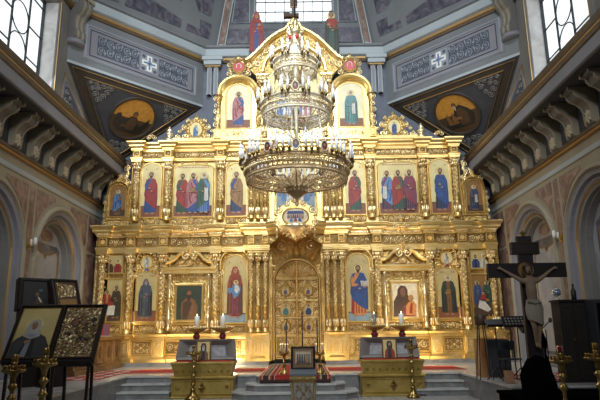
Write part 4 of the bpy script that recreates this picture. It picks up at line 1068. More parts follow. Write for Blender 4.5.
    nb.sweep(P, [(0, 5.75), (.03, 5.78), (.03, 5.9), (0, 5.92)], 'plaster_pale_blue'); nb.sweep(P, [(.02, 6.12), (.10, 6.14), (.12, 6.18)], 'moulding_gold')
    nb.sweep(P, [(.12, 6.18), (.16, 6.22), (.16, 6.27), (.08, 6.31), (.02, 6.33)], 'moulding_brown')
    nb.sweep(P, [(.0, 7.22), (.84, 7.22), (.86, 7.24)], 'plaster_dark_blue')
    nb.sweep(P, [(.86, 7.24), (.90, 7.26), (.90, 7.55)], 'plaster_lavender')
    nb.sweep(P, [(.90, 7.55), (.94, 7.58), (.94, 7.66), (.90, 7.68)], 'moulding_brown'); nb.sweep(P, [(.90, 7.68), (.93, 7.70), (.93, 7.74)], 'moulding_gold')
    nb.sweep(P, [(.93, 7.74), (.95, 7.78), (.97, 7.86), (.97, 7.92), (.9, 7.94), (0, 8.10)], 'moulding_brown')
    tr = struct(nb, 'trim_1' if s < 0 else 'trim_2')
    Mc = frame_mat((s*WX, 0, 0), (-s, 0, 0), (0, 0, 1), (0, 1, 0))
    for k in range(12):
        y = 8.95+k*1.0+(.0 if s < 0 else -.1)
        cb = MB(Mc)
        prof = [(0,6.33),(.10,6.33),(.13,6.37),(.15,6.55),(.15,6.68),(.19,6.80),(.29,6.90),(.42,6.96),(.49,7.04),(.50,7.12),(.62,7.13),(.62,7.22),(0,7.22)]
        cb.poly(prof, y-.20, y+.20, 'plaster_grey')
        for q in (-.185, .185): cb.poly([(u*1.06+.012, v) if u > 0 else (u, v) for u, v in prof], y+q-.03, y+q+.03, 'plaster_cream')
        c_o = cb.build('console', tr)
        rb = MB(M); rosette(rb, y, 6.54, .19, .150, 'rosette_cream', 8); rosette(rb, y, 6.54, .12, .175, 'rosette_cream', 8); rb.build('rosette', c_o)
    # sconce on the pier
    # window
    win_n[0] += 1
    wf = MB(M); u0, u1, v0, v1 = WIN
    wf.box(u0, u1, v0, v1, -.52, -.48, 'window_light'); wn = struct(wf, 'window_%d' % win_n[0])
    wf = MB(M)
    for a, b in ((u0, u0+.05), (u1-.05, u1)): wf.box(a, b, v0, v1, -.50, -.40, 'lead')
    wf.box(u0, u1, v0, v0+.05, -.5, -.4, 'lead'); wf.box(u0, u1, v1-.05, v1, -.5, -.4, 'lead')
    for q in (13.2, 14.06, 15.0): wf.box(q-.02, q+.02, v0, v1, -.49, -.43, 'lead')
    for k in range(4):
        cv = 8.5+k*.98
        if cv < v1-.4:
            wf.tube([(14.53+.47*math.cos(2*PI*j/24), cv+.47*math.sin(2*PI*j/24), -.46) for j in range(24)], .02, 'lead', 4, closed=True)
        for a, b in ((12.4, 13.2), (13.2, 14.06), (15.0, 15.8)):
            for o in (0, .49): wf.box(a, b, cv+o-.014, cv+o+.014, -.48, -.44, 'lead') if o == 0 and cv+o < v1 else None
    wf.build('tracery', wn)
    wf = MB(M); wf.rframe(u0, u1, v0, v1, .22, 0, .06, 'plaster_grey'); wf.rframe(u0-.05, u1+.05, v0-.05, v1+.05, .035, .03, .075, 'moulding_gold'); wf.build('window_frame', wn)
    # triangular painted panel beside the window
    tp = MB(M); tri = [(16.42, 8.50), (18.95, 8.50), (16.62, 9.75)]
    tp.poly(tri, -.01, .015, 'plaster_lavender'); tp.poly([(16.60, 8.60), (18.45, 8.60), (16.74, 9.50)], .0, .02, 'ornament_blue')
    for (u, v, R) in ((16.82,8.80,.16),(17.2,8.77,.14),(17.52,8.73,.11),(17.8,8.69,.08),(16.84,9.12,.13),(17.1,9.03,.09),(16.8,9.33,.07)): spiral(tp, u, v, R, .02, 'ornament_grey', 0, 1.5, 1, r=.02)
    tp.tube([(a, b, .02) for a, b in tri], .018, 'moulding_gold', 4, closed=True); tp.build('painted_panel', w)

# east wall behind the screen
mb = MB(); mb.box(-WX, WX, 20.7, 21.0, 0, 12.7, 'plaster_night'); struct(mb, 'wall_back')
# corner vaulting: pendentives, diagonal walls
for s, side in ((-1, 'left'), (1, 'right')):
    A = Vector((s*7.3, 16.7, 10.15)); B = Vector((s*3.62, 20.68, 10.15)); Cc = Vector((s*7.3, 20.68, 7.6))
    n = (B-A).cross(Cc-A).normalized()
    if n.z > 0: n = -n
    cen = (A+B+Cc)/3
    u = (B-A).normalized()*( -s); v = n.cross(u)
    if v.z < 0: v = -v
    M = frame_mat(cen, u, v, n)
    Mi = M.inverted(); loc = [tuple((Mi @ p)[:2]) for p in (A, B, Cc)]
    a_, b_, c_ = (B-Cc).length, (A-Cc).length, (A-B).length
    ctr = (A*a_+B*b_+Cc*c_)/(a_+b_+c_)+(B-A).normalized()*.16+((A+B)/2-Cc).normalized()*.10
    ic = Mi @ ctr
    def inset(k): return [(ic.x+(a-ic.x)*k, ic.y+(b-ic.y)*k) for a, b in loc]
    def ccw(p):
        ar = sum(p[i][0]*p[(i+1) % len(p)][1]-p[(i+1) % len(p)][0]*p[i][1] for i in range(len(p)))
        return p if ar > 0 else p[::-1]
    mb = MB(M); mb.poly(ccw(inset(1.0)), -.3, 0, 'plaster_dark_blue'); mb.poly(ccw(inset(.95)), -.1, .01, 'pendentive_brown')
    mb.poly(ccw(inset(.76)), -.05, .013, 'plaster_dark_blue')
    pen = struct(mb, 'wall_corner_'+side)
    m2 = MB(M); p = [(a, b, .015) for a, b in inset(.76)]
    m2.tube(p, .035, 'moulding_gold', 4, closed=True, smooth=False); m2.tube([(a, b, .012) for a, b in inset(.70)], .022, 'moulding_brown', 4, closed=True); m2.tube([(a, b, .015) for a, b in inset(.93)], .02, 'moulding_gold', 4, closed=True)
    m2.build('gilded_line', pen)
    # incentre
    m2 = MB(M)
    for k in range(3):
        d = Vector(loc[k]) - Vector((ic.x, ic.y)); L = d.length; d.normalize()
        for t, R, q in ((.47, .13, 1.6), (.47, .13, -1.6), (.46, .11, .6), (.46, .11, -.6), (.54, .12, 1.1), (.54, .12, -1.1), (.56, .09, 0), (.61, .10, .6), (.61, .10, -.6), (.67, .08, 0)):
            px, py = ic.x+d.x*L*t-d.y*q*.19, ic.y+d.y*L*t+d.x*q*.19
            spiral(m2, px, py, R, .012, 'ornament_grey', 0, 1.6, 1 if q >= 0 else -1, r=.018)
    m2.build('corner_scrolls', pen)
    rr = thing('roundel_painting', 'dark round mural of a winged figure in the upper left corner vault' if s < 0 else 'dark round mural of a bearded elder in the upper right corner vault', 'mural', tuple(ctr))
    R = .80
    m2 = MB(M); m2.ell(ic.x, ic.y, R, R, -.01, .02, 'p_umber', 40)
    pts = [(ic.x+R*math.cos(2*PI*k/40), ic.y+R*math.sin(2*PI*k/40)) for k in range(40)]
    m2.poly([p for p in pts if p[1] > ic.y-.12], .0, .022, 'p_amber'); m2.build('panel', rr)
    m2 = MB(M); m2.sweep(pts, [(-.01,.0),(.0,.05),(.04,.06),(.09,.06),(.11,.0)], 'pendentive_brown', closed=True); m2.build('ring_frame', rr)
    m2 = MB(M); g = Fig(m2, ic.x, ic.y-.62, 1.2, .024, flip=1)
    if s < 0:
        g.P([(-.52,.16),(-.3,.02),(.3,.02),(.5,.18),(.36,.26),(.2,.40),(.12,.58),(-.06,.60),(-.2,.46),(-.36,.44),(-.42,.62),(-.54,.58),(-.58,.36)], 'p_black')
        g.P([(-.1,.12),(.14,.12),(.18,.36),(.1,.54),(-.04,.56),(-.14,.36)], 'p_umber'); g.P([(.16,.30),(.34,.34),(.52,.66),(.56,.40),(.44,.16),(.2,.14)], 'p_black')
        g.E(.02, .68, .10, .10, 'p_ochre'); g.E(.02, .69, .065, .08, 'p_hair'); g.E(.02, .67, .045, .055, 'p_skin_dark'); g.P([(-.3,.16),(.0,.2),(.02,.28),(-.28,.26)], 'p_umber')
    else:
        g.P([(-.4,.04),(.42,.06),(.55,.4),(.42,.62),(.2,.8),(.02,.72),(-.12,.5),(-.4,.42),(-.5,.2)], 'p_black'); g.P([(.0,.1),(.3,.1),(.34,.5),(.2,.7),(.06,.66),(-.04,.4)], 'p_umber')
        g.E(.04, .82, .075, .085, 'p_hair'); g.E(.03, .80, .052, .065, 'p_skin_dark'); g.P([(-.02,.78),(.08,.78),(.03,.62)], 'p_greyhair')
        for x in (-.32, -.14): g.P([(x-.09,.2),(x+.09,.2),(x+.06,.46),(x-.06,.46)], 'p_brown'); g.E(x, .52, .05, .06, 'p_skin_dark')
        g.P([(.1,.4),(-.2,.42),(-.22,.36),(.1,.3)], 'p_skin_dark')
    m2.build('painted_scene', rr)
    # diagonal wall with scroll panels
    d = (B-A); d.z = 0; Lg = d.length; d.normalize()
    nn = Vector((-d.y, d.x, 0));
    if nn.y > 0: nn = -nn
    o = Vector((A.x, A.y, 0)); uu = d if s < 0 else d
    M2 = frame_mat(o, d, (0, 0, 1), nn)
    mb = MB(M2); mb.box(0, Lg, 10.15, 12.3, -.35, .0, 'plaster_blue'); mb.box(0, Lg, 10.15, 10.24, -.1, .02, 'plaster_pale_blue')
    fa = struct(mb, 'trim_3' if s < 0 else 'trim_4')
    m2 = MB(M2); m2.box(.5, Lg-.3, 10.46, 11.76, -.02, .015, 'plaster_lavender'); m2.rframe(.62, Lg-.42, 10.56, 11.66, .07, .0, .05, 'ornament_pale'); m2.rframe(.74, Lg-.54, 10.66, 11.56, .03, .01, .04, 'plaster_dark_blue')
    mid = (.68+Lg-.48)/2+.17
    for a, b in ((.98, mid-.42), (mid+.42, Lg-.76)):
        m2.box(a, b, 10.76, 11.46, .0, .022, 'ornament_blue')
        nn_ = 5; cl = (b-a)/nn_
        for i in range(nn_):
            for j, cv in ((0, 10.94), (1, 11.28)):
                sg = 1 if (i+j) % 2 else -1; cu_ = a+cl*(i+.5)
                spiral(m2, cu_, cv, min(cl*.46, .165), .022, 'ornament_pale', PI/2*sg, 1.7, sg, r=.016, n=20)
                leaf(m2, cu_+cl*.4, cv+.02, .15, .07, PI/2*sg, .022, 'ornament_pale'); leaf(m2, cu_, 11.11, .14, .06, 0, .022, 'ornament_pale')
    m2.build('scroll_panel', fa)
    m2 = MB(M2); m2.box(mid-.36, mid+.36, 10.76, 11.46, .0, .025, 'ornament_pale')
    for a, b in ((.10, .30), (.30, .10)): m2.box(mid-a, mid+a, 11.11-b, 11.11+b, .02, .045, 'paper_white')
    m2.box(mid-.03, mid+.03, 11.11-.24, 11.11+.24, .03, .05, 'p_skyblue'); m2.box(mid-.24, mid+.24, 11.11-.03, 11.11+.03, .03, .05, 'p_skyblue')
    for a in (-1, 1):
        for b in (-1, 1): rosette(m2, mid+a*.24, 11.11+b*.24, .09, .025, 'ornament_blue', 6)
    m2.build('painted_cross', fa)
    # scrolled corbel at the outer corner, short pilaster at the inner corner
    bis = (nn+Vector((-s, 0, 0))).normalized(); side_ = Vector((-bis.y, bis.x, 0))
    Mc = frame_mat(Vector((s*7.18, 16.86, 0)), bis, (0, 0, 1), side_)
    m2 = MB(Mc); prof = [(-.1,10.95),(.16,10.97),(.22,11.05),(.24,11.2),(.16,11.36),(.14,11.6),(.2,11.8),(.34,11.95),(.42,12.1),(.42,12.3),(-.1,12.3)]
    m2.poly(prof, -.2, .2, 'plaster_cream')
    for q in (-.2, 0, .2): m2.poly([(u*1.12+.01, v) if u > 0 else (u, v) for u, v in prof], q-.03, q+.03, 'plaster_grey')
    m2.lathe(.0, 0, [(.30,10.78),(.34,10.84),(.30,10.95)], 'plaster_lavender', 12); m2.box(-.1, .5, 12.3, 12.42, -.28, .28, 'plaster_cream'); m2.build('corbel', fa)
    m2 = MB(); cx = s*3.22
    for q in (-.13, .13): m2.box(cx+q-.09, cx+q+.09, 20.5, 20.7, 10.6, 11.75, 'plaster_pale_blue'); m2.box(cx+q-.05, cx+q+.05, 20.46, 20.7, 10.6, 11.75, 'plaster_lavender')
    m2.box(cx-.3, cx+.3, 20.42, 20.7, 11.75, 11.82, 'moulding_gold'); m2.box(cx-.34, cx+.34, 20.36, 20.7, 11.82, 12.0, 'plaster_pale_blue'); m2.box(cx-.4, cx+.4, 20.3, 20.7, 12.0, 12.15, 'plaster_pale_blue')
    m2.build('pilaster', fa)
# octagon string course
OCT = [(-7.3, 7.2), (-7.3, 16.7), (-3.62, 20.68), (3.62, 20.68), (7.3, 16.7), (7.3, 7.2)]
mb = MB(); mb.sweep(OCT, [(0, 11.98), (.05, 12.0), (.07, 12.06)], 'moulding_brown'); mb.sweep(OCT, [(.07, 12.06), (.12, 12.08), (.14, 12.16)], 'moulding_gold')
mb.sweep(OCT, [(.14, 12.16), (.24, 12.20), (.26, 12.24), (.26, 12.5)], 'plaster_pale_blue'); mb.sweep(OCT, [(.26, 12.5), (.34, 12.54), (.34, 12.62), (-.3, 12.66)], 'plaster_blue')
struct(mb, 'trim_5')
# drum above
def quad_panel(mb, Q, a0, a1, b0, b1, off, mat):
    """slab on a bilinear quad Q (bl, br, tr, tl)"""
    bl, br, tr, tl = [Vector(q) for q in Q]; nrm = (br-bl).cross(tl-bl).normalized()
    if nrm.y > 0: nrm = -nrm
    f = lambda a, b: (bl*(1-a)+br*a)*(1-b)+(tl*(1-a)+tr*a)*b
    c = [f(a0,b0), f(a1,b0), f(a1,b1), f(a0,b1)]
    vs = [tuple(p-nrm*.02) for p in c]+[tuple(p+nrm*off) for p in c]
    mb.add(vs, [(0,1,2,3),(4,5,6,7),(0,1,5,4),(1,2,6,5),(2,3,7,6),(3,0,4,7)], mat)
mb = MB(); zt = 16.2
bw, tw = 3.1, 2.55
mb.add([(-bw,20.7,12.6),(bw,20.7,12.6),(bw,20.7,13.82),(-bw,20.7,13.82)], [(0,1,2,3)], 'plaster_blue')
for s in (-1, 1): mb.add([(s*1.56,20.7,13.8),(s*(bw-.41),20.7,13.8),(s*tw,20.7,zt),(s*1.56,20.7,zt)], [(0,1,2,3)], 'plaster_blue')
dr = struct(mb, 'wall_drum')
m2 = MB()
Q = [(-bw,20.7,12.6),(bw,20.7,12.6),(tw,20.7,zt),(-tw,20.7,zt)]
for s in (-1, 1):
    m2.box(s*.8-.75, s*.8+.75, 20.66, 20.7, 12.85, 13.5, 'marble_violet'); m2.box(s*2.2-.5, s*2.2+.5, 20.66, 20.7, 12.85, 13.5, 'marble_violet')
    pts = [(s*1.80,13.75),(s*2.52,13.75),(s*2.26,zt-.2),(s*1.80,zt-.2)]
    MQ = frame_mat((0, 20.7, 0), (1, 0, 0), (0, 0, 1), (0, -1, 0))
    m3 = MB(MQ); m3.poly(pts if s > 0 else pts[::-1], -.01, .05, 'marble_violet'); m3.tube([(a, b, .05) for a, b in pts], .03, 'plaster_pale_blue', 4, closed=True); m3.build('marble_panel', dr)
m2.build('marble_panel', dr)
for s in (-1, 1):
    m3 = MB(frame_mat((0, 20.7, 0), (1, 0, 0), (0, 0, 1), (0, -1, 0)))
    L = lambda t, o: (s*(2.92-.15*(t-12.66)+o), t)
    p = [L(12.66,-.17), L(12.66,.17), L(zt,.17), L(zt,-.17)]; m3.poly(p if s > 0 else p[::-1], 0, .2, 'plaster_pale_blue')
    p = [L(12.75,-.08), L(12.75,.08), L(zt,.08), L(zt,-.08)]; m3.poly(p if s > 0 else p[::-1], .1, .22, 'marble_pink')
    for o in (-.11, .11): m3.tube([(*L(12.7,o), .2), (*L(zt,o), .2)], .02, 'moulding_gold', 4)
    m3.build('rib_pilaster', dr)
    # diagonal drum faces
    Q = [(s*3.1,20.72,12.6), (s*7.35,16.6,12.6), (s*6.9,16.1,zt), (s*2.5,20.72,zt)]
    md = MB(); quad_panel(md, Q, 0, 1, 0, 1, .0, 'plaster_blue'); dd = struct(md, 'wall_drum_left' if s < 0 else 'wall_drum_right')
    md = MB(); quad_panel(md, Q, .08, .26, .08, .26, .03, 'marble_violet'); quad_panel(md, Q, .30, .68, .08, .26, .03, 'marble_violet'); quad_panel(md, Q, .72, .93, .08, .26, .03, 'marble_violet')
    quad_panel(md, Q, .10, .26, .34, .97, .03, 'marble_violet'); quad_panel(md, Q, .74, .92, .34, .97, .03, 'marble_violet'); md.build('marble_panel', dd)
    win_n[0] += 1
    md = MB(); quad_panel(md, Q, .34, .66, .36, .98, .02, 'window_light'); wn = struct(md, 'window_%d' % win_n[0])
    md = MB()
    for a in (.33, .495, .655): quad_panel(md, Q, a, a+.012, .36, .98, .05, 'lead')
    quad_panel(md, Q, .33, .667, .35, .368, .05, 'lead'); quad_panel(md, Q, .33, .667, .66, .672, .05, 'lead'); md.build('tracery', wn)
win_n[0] += 1
MQ = frame_mat((0, 20.7, 0), (1, 0, 0), (0, 0, 1), (0, -1, 0))
mb = MB(MQ); mb.box(-1.56, 1.56, 13.8, zt, -.3, -.26, 'window_light'); wn = struct(mb, 'window_%d' % win_n[0])
mb = MB(MQ)
for k in range(9): mb.box(-1.56+k*.39-.012, -1.56+k*.39+.012, 13.8, zt, -.27, -.22, 'lead')
for v in (13.95, 14.4, 14.85, 15.3, 15.75): mb.box(-1.56, 1.56, v-.012, v+.012, -.27, -.22, 'lead')
mb.build('tracery', wn)
mb = MB(MQ); mb.rframe(-1.56, 1.56, 13.8, zt, .12, -.3, .06, 'plaster_pale_blue'); mb.build('window_frame', wn)

# ================================================================== CHANDELIER
def ZF(x, y): return frame_mat((x, y, 0), (1, 0, 0), (0, 0, 1), (0, -1, 0))     # lathe axis v = world z
ch = thing('chandelier', 'three tiered gilded openwork chandelier with white candle lamps', 'chandelier', (0.11, 13.6, 4.6))
MC = ZF(0.11, 13.6)
def cpart(mb, name, parent=None, label=None):
    o = mb.build(name, parent or ch)
    if label: o['label'] = label
    return o
def pol(r, a, z): return (r*math.cos(a), z, r*math.sin(a))
mb = MB(MC); mb.tube([(0, 9.3, 0), (0, 17.5, 0)], .025, 'black_metal', 6); cpart(mb, 'suspension_rod')
mb = MB(MC)
mb.lathe(0, 0, [(.17,8.92),(.20,8.95),(.17,9.0),(.17,9.22),(.21,9.25),(.21,9.29),(.12,9.35),(.14,9.42),(.06,9.5),(.08,9.58),(.02,9.7)], 'gold_relief', 14)
for k in range(10):
    a = 2*PI*k/10; mb.ball(pol(.20, a, 9.36), (.035, .09, .035), 'gold_relief', 5, 4)
cr = cpart(mb, 'crown')
for k in range(6):
    mb = MB(MC); a = 2*PI*k/6+.3; mb.ball(pol(.175, a, 9.11), (.05, .075, .05), 'red_enamel', 6, 4); mb.build('enamel_stud', cr)
mb = MB(MC); mb.lathe(0, 0, [(.02,7.25),(.07,7.3),(.07,7.9),(.11,7.95),(.08,8.0),(.07,8.5),(.14,8.6),(.12,8.92)], 'silver_gold', 12); cpart(mb, 'central_stem')
mb = MB(MC); mb.lathe(0, 0, [(.21,8.50),(.20,8.54),(.13,8.9),(.13,8.93)], 'candle_white', 14); cpart(mb, 'lamp_shade', None, 'white conical shade')
mb = MB(MC); mb.lathe(0, 0, [(.03,5.0),(.05,5.3),(.04,6.2),(.08,6.3),(.05,6.4),(.05,7.2)], 'silver_gold', 10); cpart(mb, 'central_stem')
def ring(R, z0, z1, nlat, mat, flare=.0, solid=False):
    mb = MB(MC); R2 = R-flare
    for z, r, rr in ((z0, .035, R2), (z0+.06, .018, R2), (z1-.06, .018, R), (z1, .035, R)):
        mb.tube([pol(rr, 2*PI*k/64, z) for k in range(64)], r, mat, 6, closed=True)
    o = cpart(mb, 'tier_ring')
    if solid:
        m3 = MB(MC); m3.sweep([(R*math.cos(2*PI*k/48), R*math.sin(2*PI*k/48)) for k in range(48)], [(-.012, z0), (-.012, z1), (-.004, z1), (-.004, z0)], mat, closed=True, smooth=True)
        m3.v = [tuple(MC @ Vector((q.x, q.z, -q.y))) for q in [MC.inverted() @ Vector(p) for p in m3.v]] if False else [tuple(MC @ Vector((c[0], c[2], c[1]))) for c in [tuple(MC.inverted() @ Vector(p)) for p in m3.v]]
        m3.build('solid_band', o)
    m2 = MB(MC); zm = (z0+z1)/2; hh = (z1-z0)/2-.05
    for k in range(nlat):
        a0 = 2*PI*k/nlat; da = PI/nlat
        for sg in (1, -1):
            m2.tube([pol(R2+(R-R2)*t, a0+sg*da*math.sin(t*PI*2)*1.15, z0+.05+(z1-z0-.1)*t) for t in [j/8 for j in range(9)]], .016, mat, 4)
        m2.tube([(lambda aa: pol(R, a0+da*.55*math.cos(aa), zm+hh*.48*math.sin(aa)))(2*PI*j/8) for j in range(8)], .016, mat, 4, closed=True)
        m2.ball(pol(R+.015, a0, zm), .035, 'gold_relief', 5, 3); m2.ball(pol(R+.015, a0+da, zm), .03, 'gold_relief', 5, 3)
        m2.ball(pol(R+.01, a0, z1+.05), (.025, .06, .025), mat, 5, 3); m2.ball(pol(R2, a0, z0-.06), (.02, .06, .02), mat, 5, 3)
    m2.build('openwork_band', o)
    return o
ring(.54, 8.12, 8.44, 22, 'silver_gold', solid=True); ring(.87, 6.90, 7.24, 42, 'silver_gold', .03); ring(1.29, 5.24, 5.60, 64, 'bronze_gold', .05)
def lamp_group(R, z, a, n, h=.26):
    """bracket with n candle lamps"""
    br = MB(MC); br.tube([pol(R-.08, a, z-.12), pol(R+.06, a, z-.16), pol(R+.12, a, z-.04)], .016, 'brass', 5)
    for j in range(n):
        aa = a+(j-(n-1)/2)*.13/R*1.0; rr = R+.12
        br.lathe(rr*math.cos(aa), rr*math.sin(aa), [(.01,z-.10),(.04,z-.05),(.05,z),(.02,z+.01)], 'brass', 7)
    b = cpart(br, 'lamp_bracket')
    for j in range(n):
        aa = a+(j-(n-1)/2)*.13/R; rr = R+.12; hh = h*(1+.18*((j*7) % 3-1))
        m = MB(MC); m.lathe(rr*math.cos(aa), rr*math.sin(aa), [(.034,z),(.034,z+hh*.66)], 'candle_white', 7)
        m.lathe(rr*math.cos(aa), rr*math.sin(aa), [(.012,z+hh*.66),(.034,z+hh*.76),(.018,z+hh*.9),(.003,z+hh)], 'candle_white', 7); m.build('candle_lamp', b)
for k in range(8): lamp_group(.54, 8.47, 2*PI*(k+.5)/8, 2, .38)
for k in range(12): lamp_group(.87, 7.30, 2*PI*(k+.5)/12, 2, .38)
for k in range(12): lamp_group(1.29, 5.68, 2*PI*(k+.5)/12, 4 if k % 2 else 3, .40)
# small oval icons between the lamp groups
for R, z, n in ((1.29, 5.76, 12), (.87, 7.38, 8)):
    for k in range(n):
        a = 2*PI*k/n
        t = Vector((-math.sin(a), 0, math.cos(a))); rad = Vector((math.cos(a), 0, math.sin(a)))
        Mm = MC @ frame_mat(rad*(R+.02)+Vector((0, z, 0)), t, (0, 1, 0), rad)
        m = MB(Mm); m.ell(0, 0, .075, .11, -.015, .012, 'p_umber', 14); m.ell(0, .02, .03, .04, .0, .018, 'p_skin', 8); m.ell(0, -.05, .045, .045, .0, .016, 'p_blue' if k % 2 else 'p_red', 8)
        pts = [(.075*math.cos(2*PI*j/14), .11*math.sin(2*PI*j/14)) for j in range(14)]
        m.sweep(pts, [(0,-.01),(0,.025),(.02,.03),(.03,-.01)], 'silver_gold', closed=True)
        m.ball((0, .16, 0), (.02, .05, .02), 'gold_relief', 5, 3); cpart(m, 'icon_medallion')
# chains and stays
mb = MB(MC)
for k in range(6):
    a = 2*PI*k/6+.2; mb.tube([pol(.17, a, 8.95), pol(.34, a, 8.72), pol(.53, a, 8.44)], .02, 'gold_relief', 5)
    mb.tube([pol(.53, a, 8.12), pol(.60, a, 7.6), pol(.85, a, 7.24)], .016, 'gold_relief', 5)
    mb.tube([pol(.08, a, 7.8), pol(.38, a, 7.9), pol(.53, a, 8.13)], .014, 'gold_relief', 5)
cpart(mb, 'chain_stays')
mb = MB(MC)
for k in range(8):
    a = 2*PI*k/8+.1
    mb.tube([pol(.84, a, 6.92), pol(.93, a, 6.4), pol(1.27, a, 5.6)], .014, 'silver_gold', 5)
    mb.tube([pol(.05, a, 6.3), pol(.4, a, 6.65), pol(.83, a, 6.92)], .014, 'silver_gold', 5)
cpart(mb, 'chain_stays')
mb = MB(MC)
for k in range(12):
    a = 2*PI*k/12
    mb.tube([pol(1.23, a, 5.26), pol(.95, a, 5.16), pol(.6, a, 5.25), pol(.22, a, 5.08)], .018, 'bronze_gold', 5)
    spiral(MBx := MB(MC @ frame_mat((0, 0, 0), (math.cos(a), 0, math.sin(a)), (0, 1, 0), (-math.sin(a), 0, math.cos(a)))), .78, 5.36, .13, 0, 'bronze_gold', 0, 1.4, 1, r=.016)
    mb.add([tuple(MC.inverted() @ Vector(p)) for p in MBx.v], MBx.f, 'bronze_gold', True)
cpart(mb, 'lower_arms')
mb = MB(MC)
mb.lathe(0, 0, [(.02,4.58),(.05,4.66),(.02,4.72),(.06,4.78),(.14,4.84),(.22,4.92),(.27,5.02),(.25,5.12),(.15,5.2),(.08,5.34),(.14,5.44),(.05,5.5)], 'bronze_gold', 16)
for k in range(16):
    a = 2*PI*k/16
    for z, r in ((5.06, .27), (4.95, .24)): mb.ball(pol(r, a+(.2 if z < 5 else 0), z), .035, 'bronze_gold', 5, 3)
    mb.tube([pol(.26, a, 5.06), pol(.30, a+.1, 5.2), pol(.22, a, 5.34)], .012, 'bronze_gold', 4)
cpart(mb, 'finial_bowl')

# ================================================================== CANDLE STANDS
def candle_stand(name, label, x, y, z0, H, R, group, tall=None, cups=10, lamp=None, mat='brass', k_=1.0):
    r = thing(name, label, 'candle stand', (x, y, z0), group)
    M = ZF(x, y)
    mb = MB(M); mb.lathe(0, 0, [(R*.95,z0),(R*.95,z0+.03),(R*.8,z0+.06),(R*.45,z0+.12),(R*.28,z0+.2),(R*.35,z0+.24),(.03,z0+.28)], mat, 16); mb.build('base', r)
    mb = MB(M); t = z0+.28*min(1, H); e = z0+H-.16; L = e-t
    prof = [(.028,t)]
    for k in (.12, .42, .72, .92): prof += [(.026,t+L*k-.05),(.05,t+L*k-.02),(.06,t+L*k),(.05,t+L*k+.02),(.026,t+L*k+.05)]
    prof += [(.03, e)]; prof = [(r_*k_, v_) for r_, v_ in prof]; mb.lathe(0, 0, prof, mat, 10); mb.build('stem', r)
    mb = MB(M); mb.lathe(0, 0, [(.03,z0+H-.17),(R*.22,z0+H-.12),(R*.35,z0+H-.06),(R*.95,z0+H-.035),(R,z0+H-.015),(R,z0+H),(R*.9,z0+H-.01),(.05,z0+H-.02)], mat, 20); d = mb.build('dish', r)
    for k in range(cups):
        a = 2*PI*k/cups; m = MB(M); m.lathe(R*.84*math.cos(a), R*.84*math.sin(a), [(.010,z0+H-.02),(.012,z0+H+.03),(.018,z0+H+.05),(.010,z0+H+.045)], mat, 6); m.build('candle_cup', d)
    if lamp:
        m = MB(M); m.lathe(0, 0, [(.03,z0+H-.02),(.05,z0+H+.03),(.03,z0+H+.06),(.05,z0+H+.09)], mat, 10); m.build('lamp_holder', r)
        m = MB(M); m.lathe(0, 0, [(.03,z0+H+.09),(.042,z0+H+.12),(.04,z0+H+.18),(.036,z0+H+.185)], lamp, 10); m.build('oil_lamp', r)['label'] = 'small glass oil lamp'
    return r
candle_stand('candle_stand', 'brass candle stand in front of the left casket', -2.47, 14.32, 0, 1.10, .20, 'brass candle stands', lamp='brass')
candle_stand('candle_stand', 'brass candle stand in front of the right casket', 2.84, 14.25, 0, 1.18, .17, 'brass candle stands', lamp='brass')
candle_stand('candle_stand', 'large brass candle stand between the two leaning icons at the left', -3.08, 7.5, 0, 1.24, .15, 'brass candle stands', lamp='brass')
candle_stand('candle_stand', 'brass candle stand cut by the left edge of the picture', -3.52, 7.6, 0, 1.16, .15, 'brass candle stands', lamp='brass')
candle_stand('candle_stand', 'brass candle stand with a red lamp to the right of the crucifix', 3.73, 8.0, 0, 1.17, .15, 'brass candle stands', lamp='red_glass')
candle_stand('candle_stand', 'brass candle stand cut by the right edge of the picture', 4.22, 8.0, 0, 1.20, .16, 'brass candle stands', lamp='brass')
# stands with a tall dark candle behind the lectern
def tall_candle(label, x, y, z0, z1, zc):
    r = thing('tall_candle', label, 'candle', (x, y, zc), 'tall dark candles behind the lectern')
    m = MB(ZF(x, y)); m.lathe(0, 0, [(.020,zc),(.020,z1-.04),(.012,z1)], 'wax_dark', 8); m.build('wax', r)
    m = MB(ZF(x, y)); m.lathe(0, 0, [(.025,z1-.09),(.038,z1-.05),(.024,z1-.02)], 'brass', 8); m.build('drip_cap', r)
for x, lab, cl in ((-.29, 'brass candle stand with small dish on the ambo left of the lectern', 'slim dark candle on the stand left of the lectern'), (.64, 'brass candle stand with small dish on the ambo right of the lectern', 'slim dark candle on the stand right of the lectern')):
    candle_stand('candle_stand', lab, x, 15.2, .5, .54, .13, 'brass candle stands', cups=8, k_=.5)
    tall_candle(cl, x+(.06 if x < 0 else -.06), 15.2, 0, 1.90, 1.03)
    for k in range(4):
        a = .6+k*1.5; m = MB(ZF(x+.10*math.cos(a), 15.2+.10*math.sin(a))); m.lathe(0, 0, [(.008,1.07),(.008,1.22),(.002,1.24)], 'wax_white', 5); m.ball((0, 1.26, 0), (.008, .016, .008), 'flame', 5, 3)
        tag(m.build('thin_candle'), 'thin burning candle on the small stand %s of the lectern' % ('left' if x < 0 else 'right'), 'candle', 'thin candles %s of the lectern' % ('left' if x < 0 else 'right'))
candle_stand('candle_stand', 'slender brass stand directly behind the lectern', .19, 15.6, .5, .52, .10, 'brass candle stands', cups=6, k_=.5)
tall_candle('tallest dark candle directly behind the lectern', .19, 15.6, 0, 2.12, 1.01)
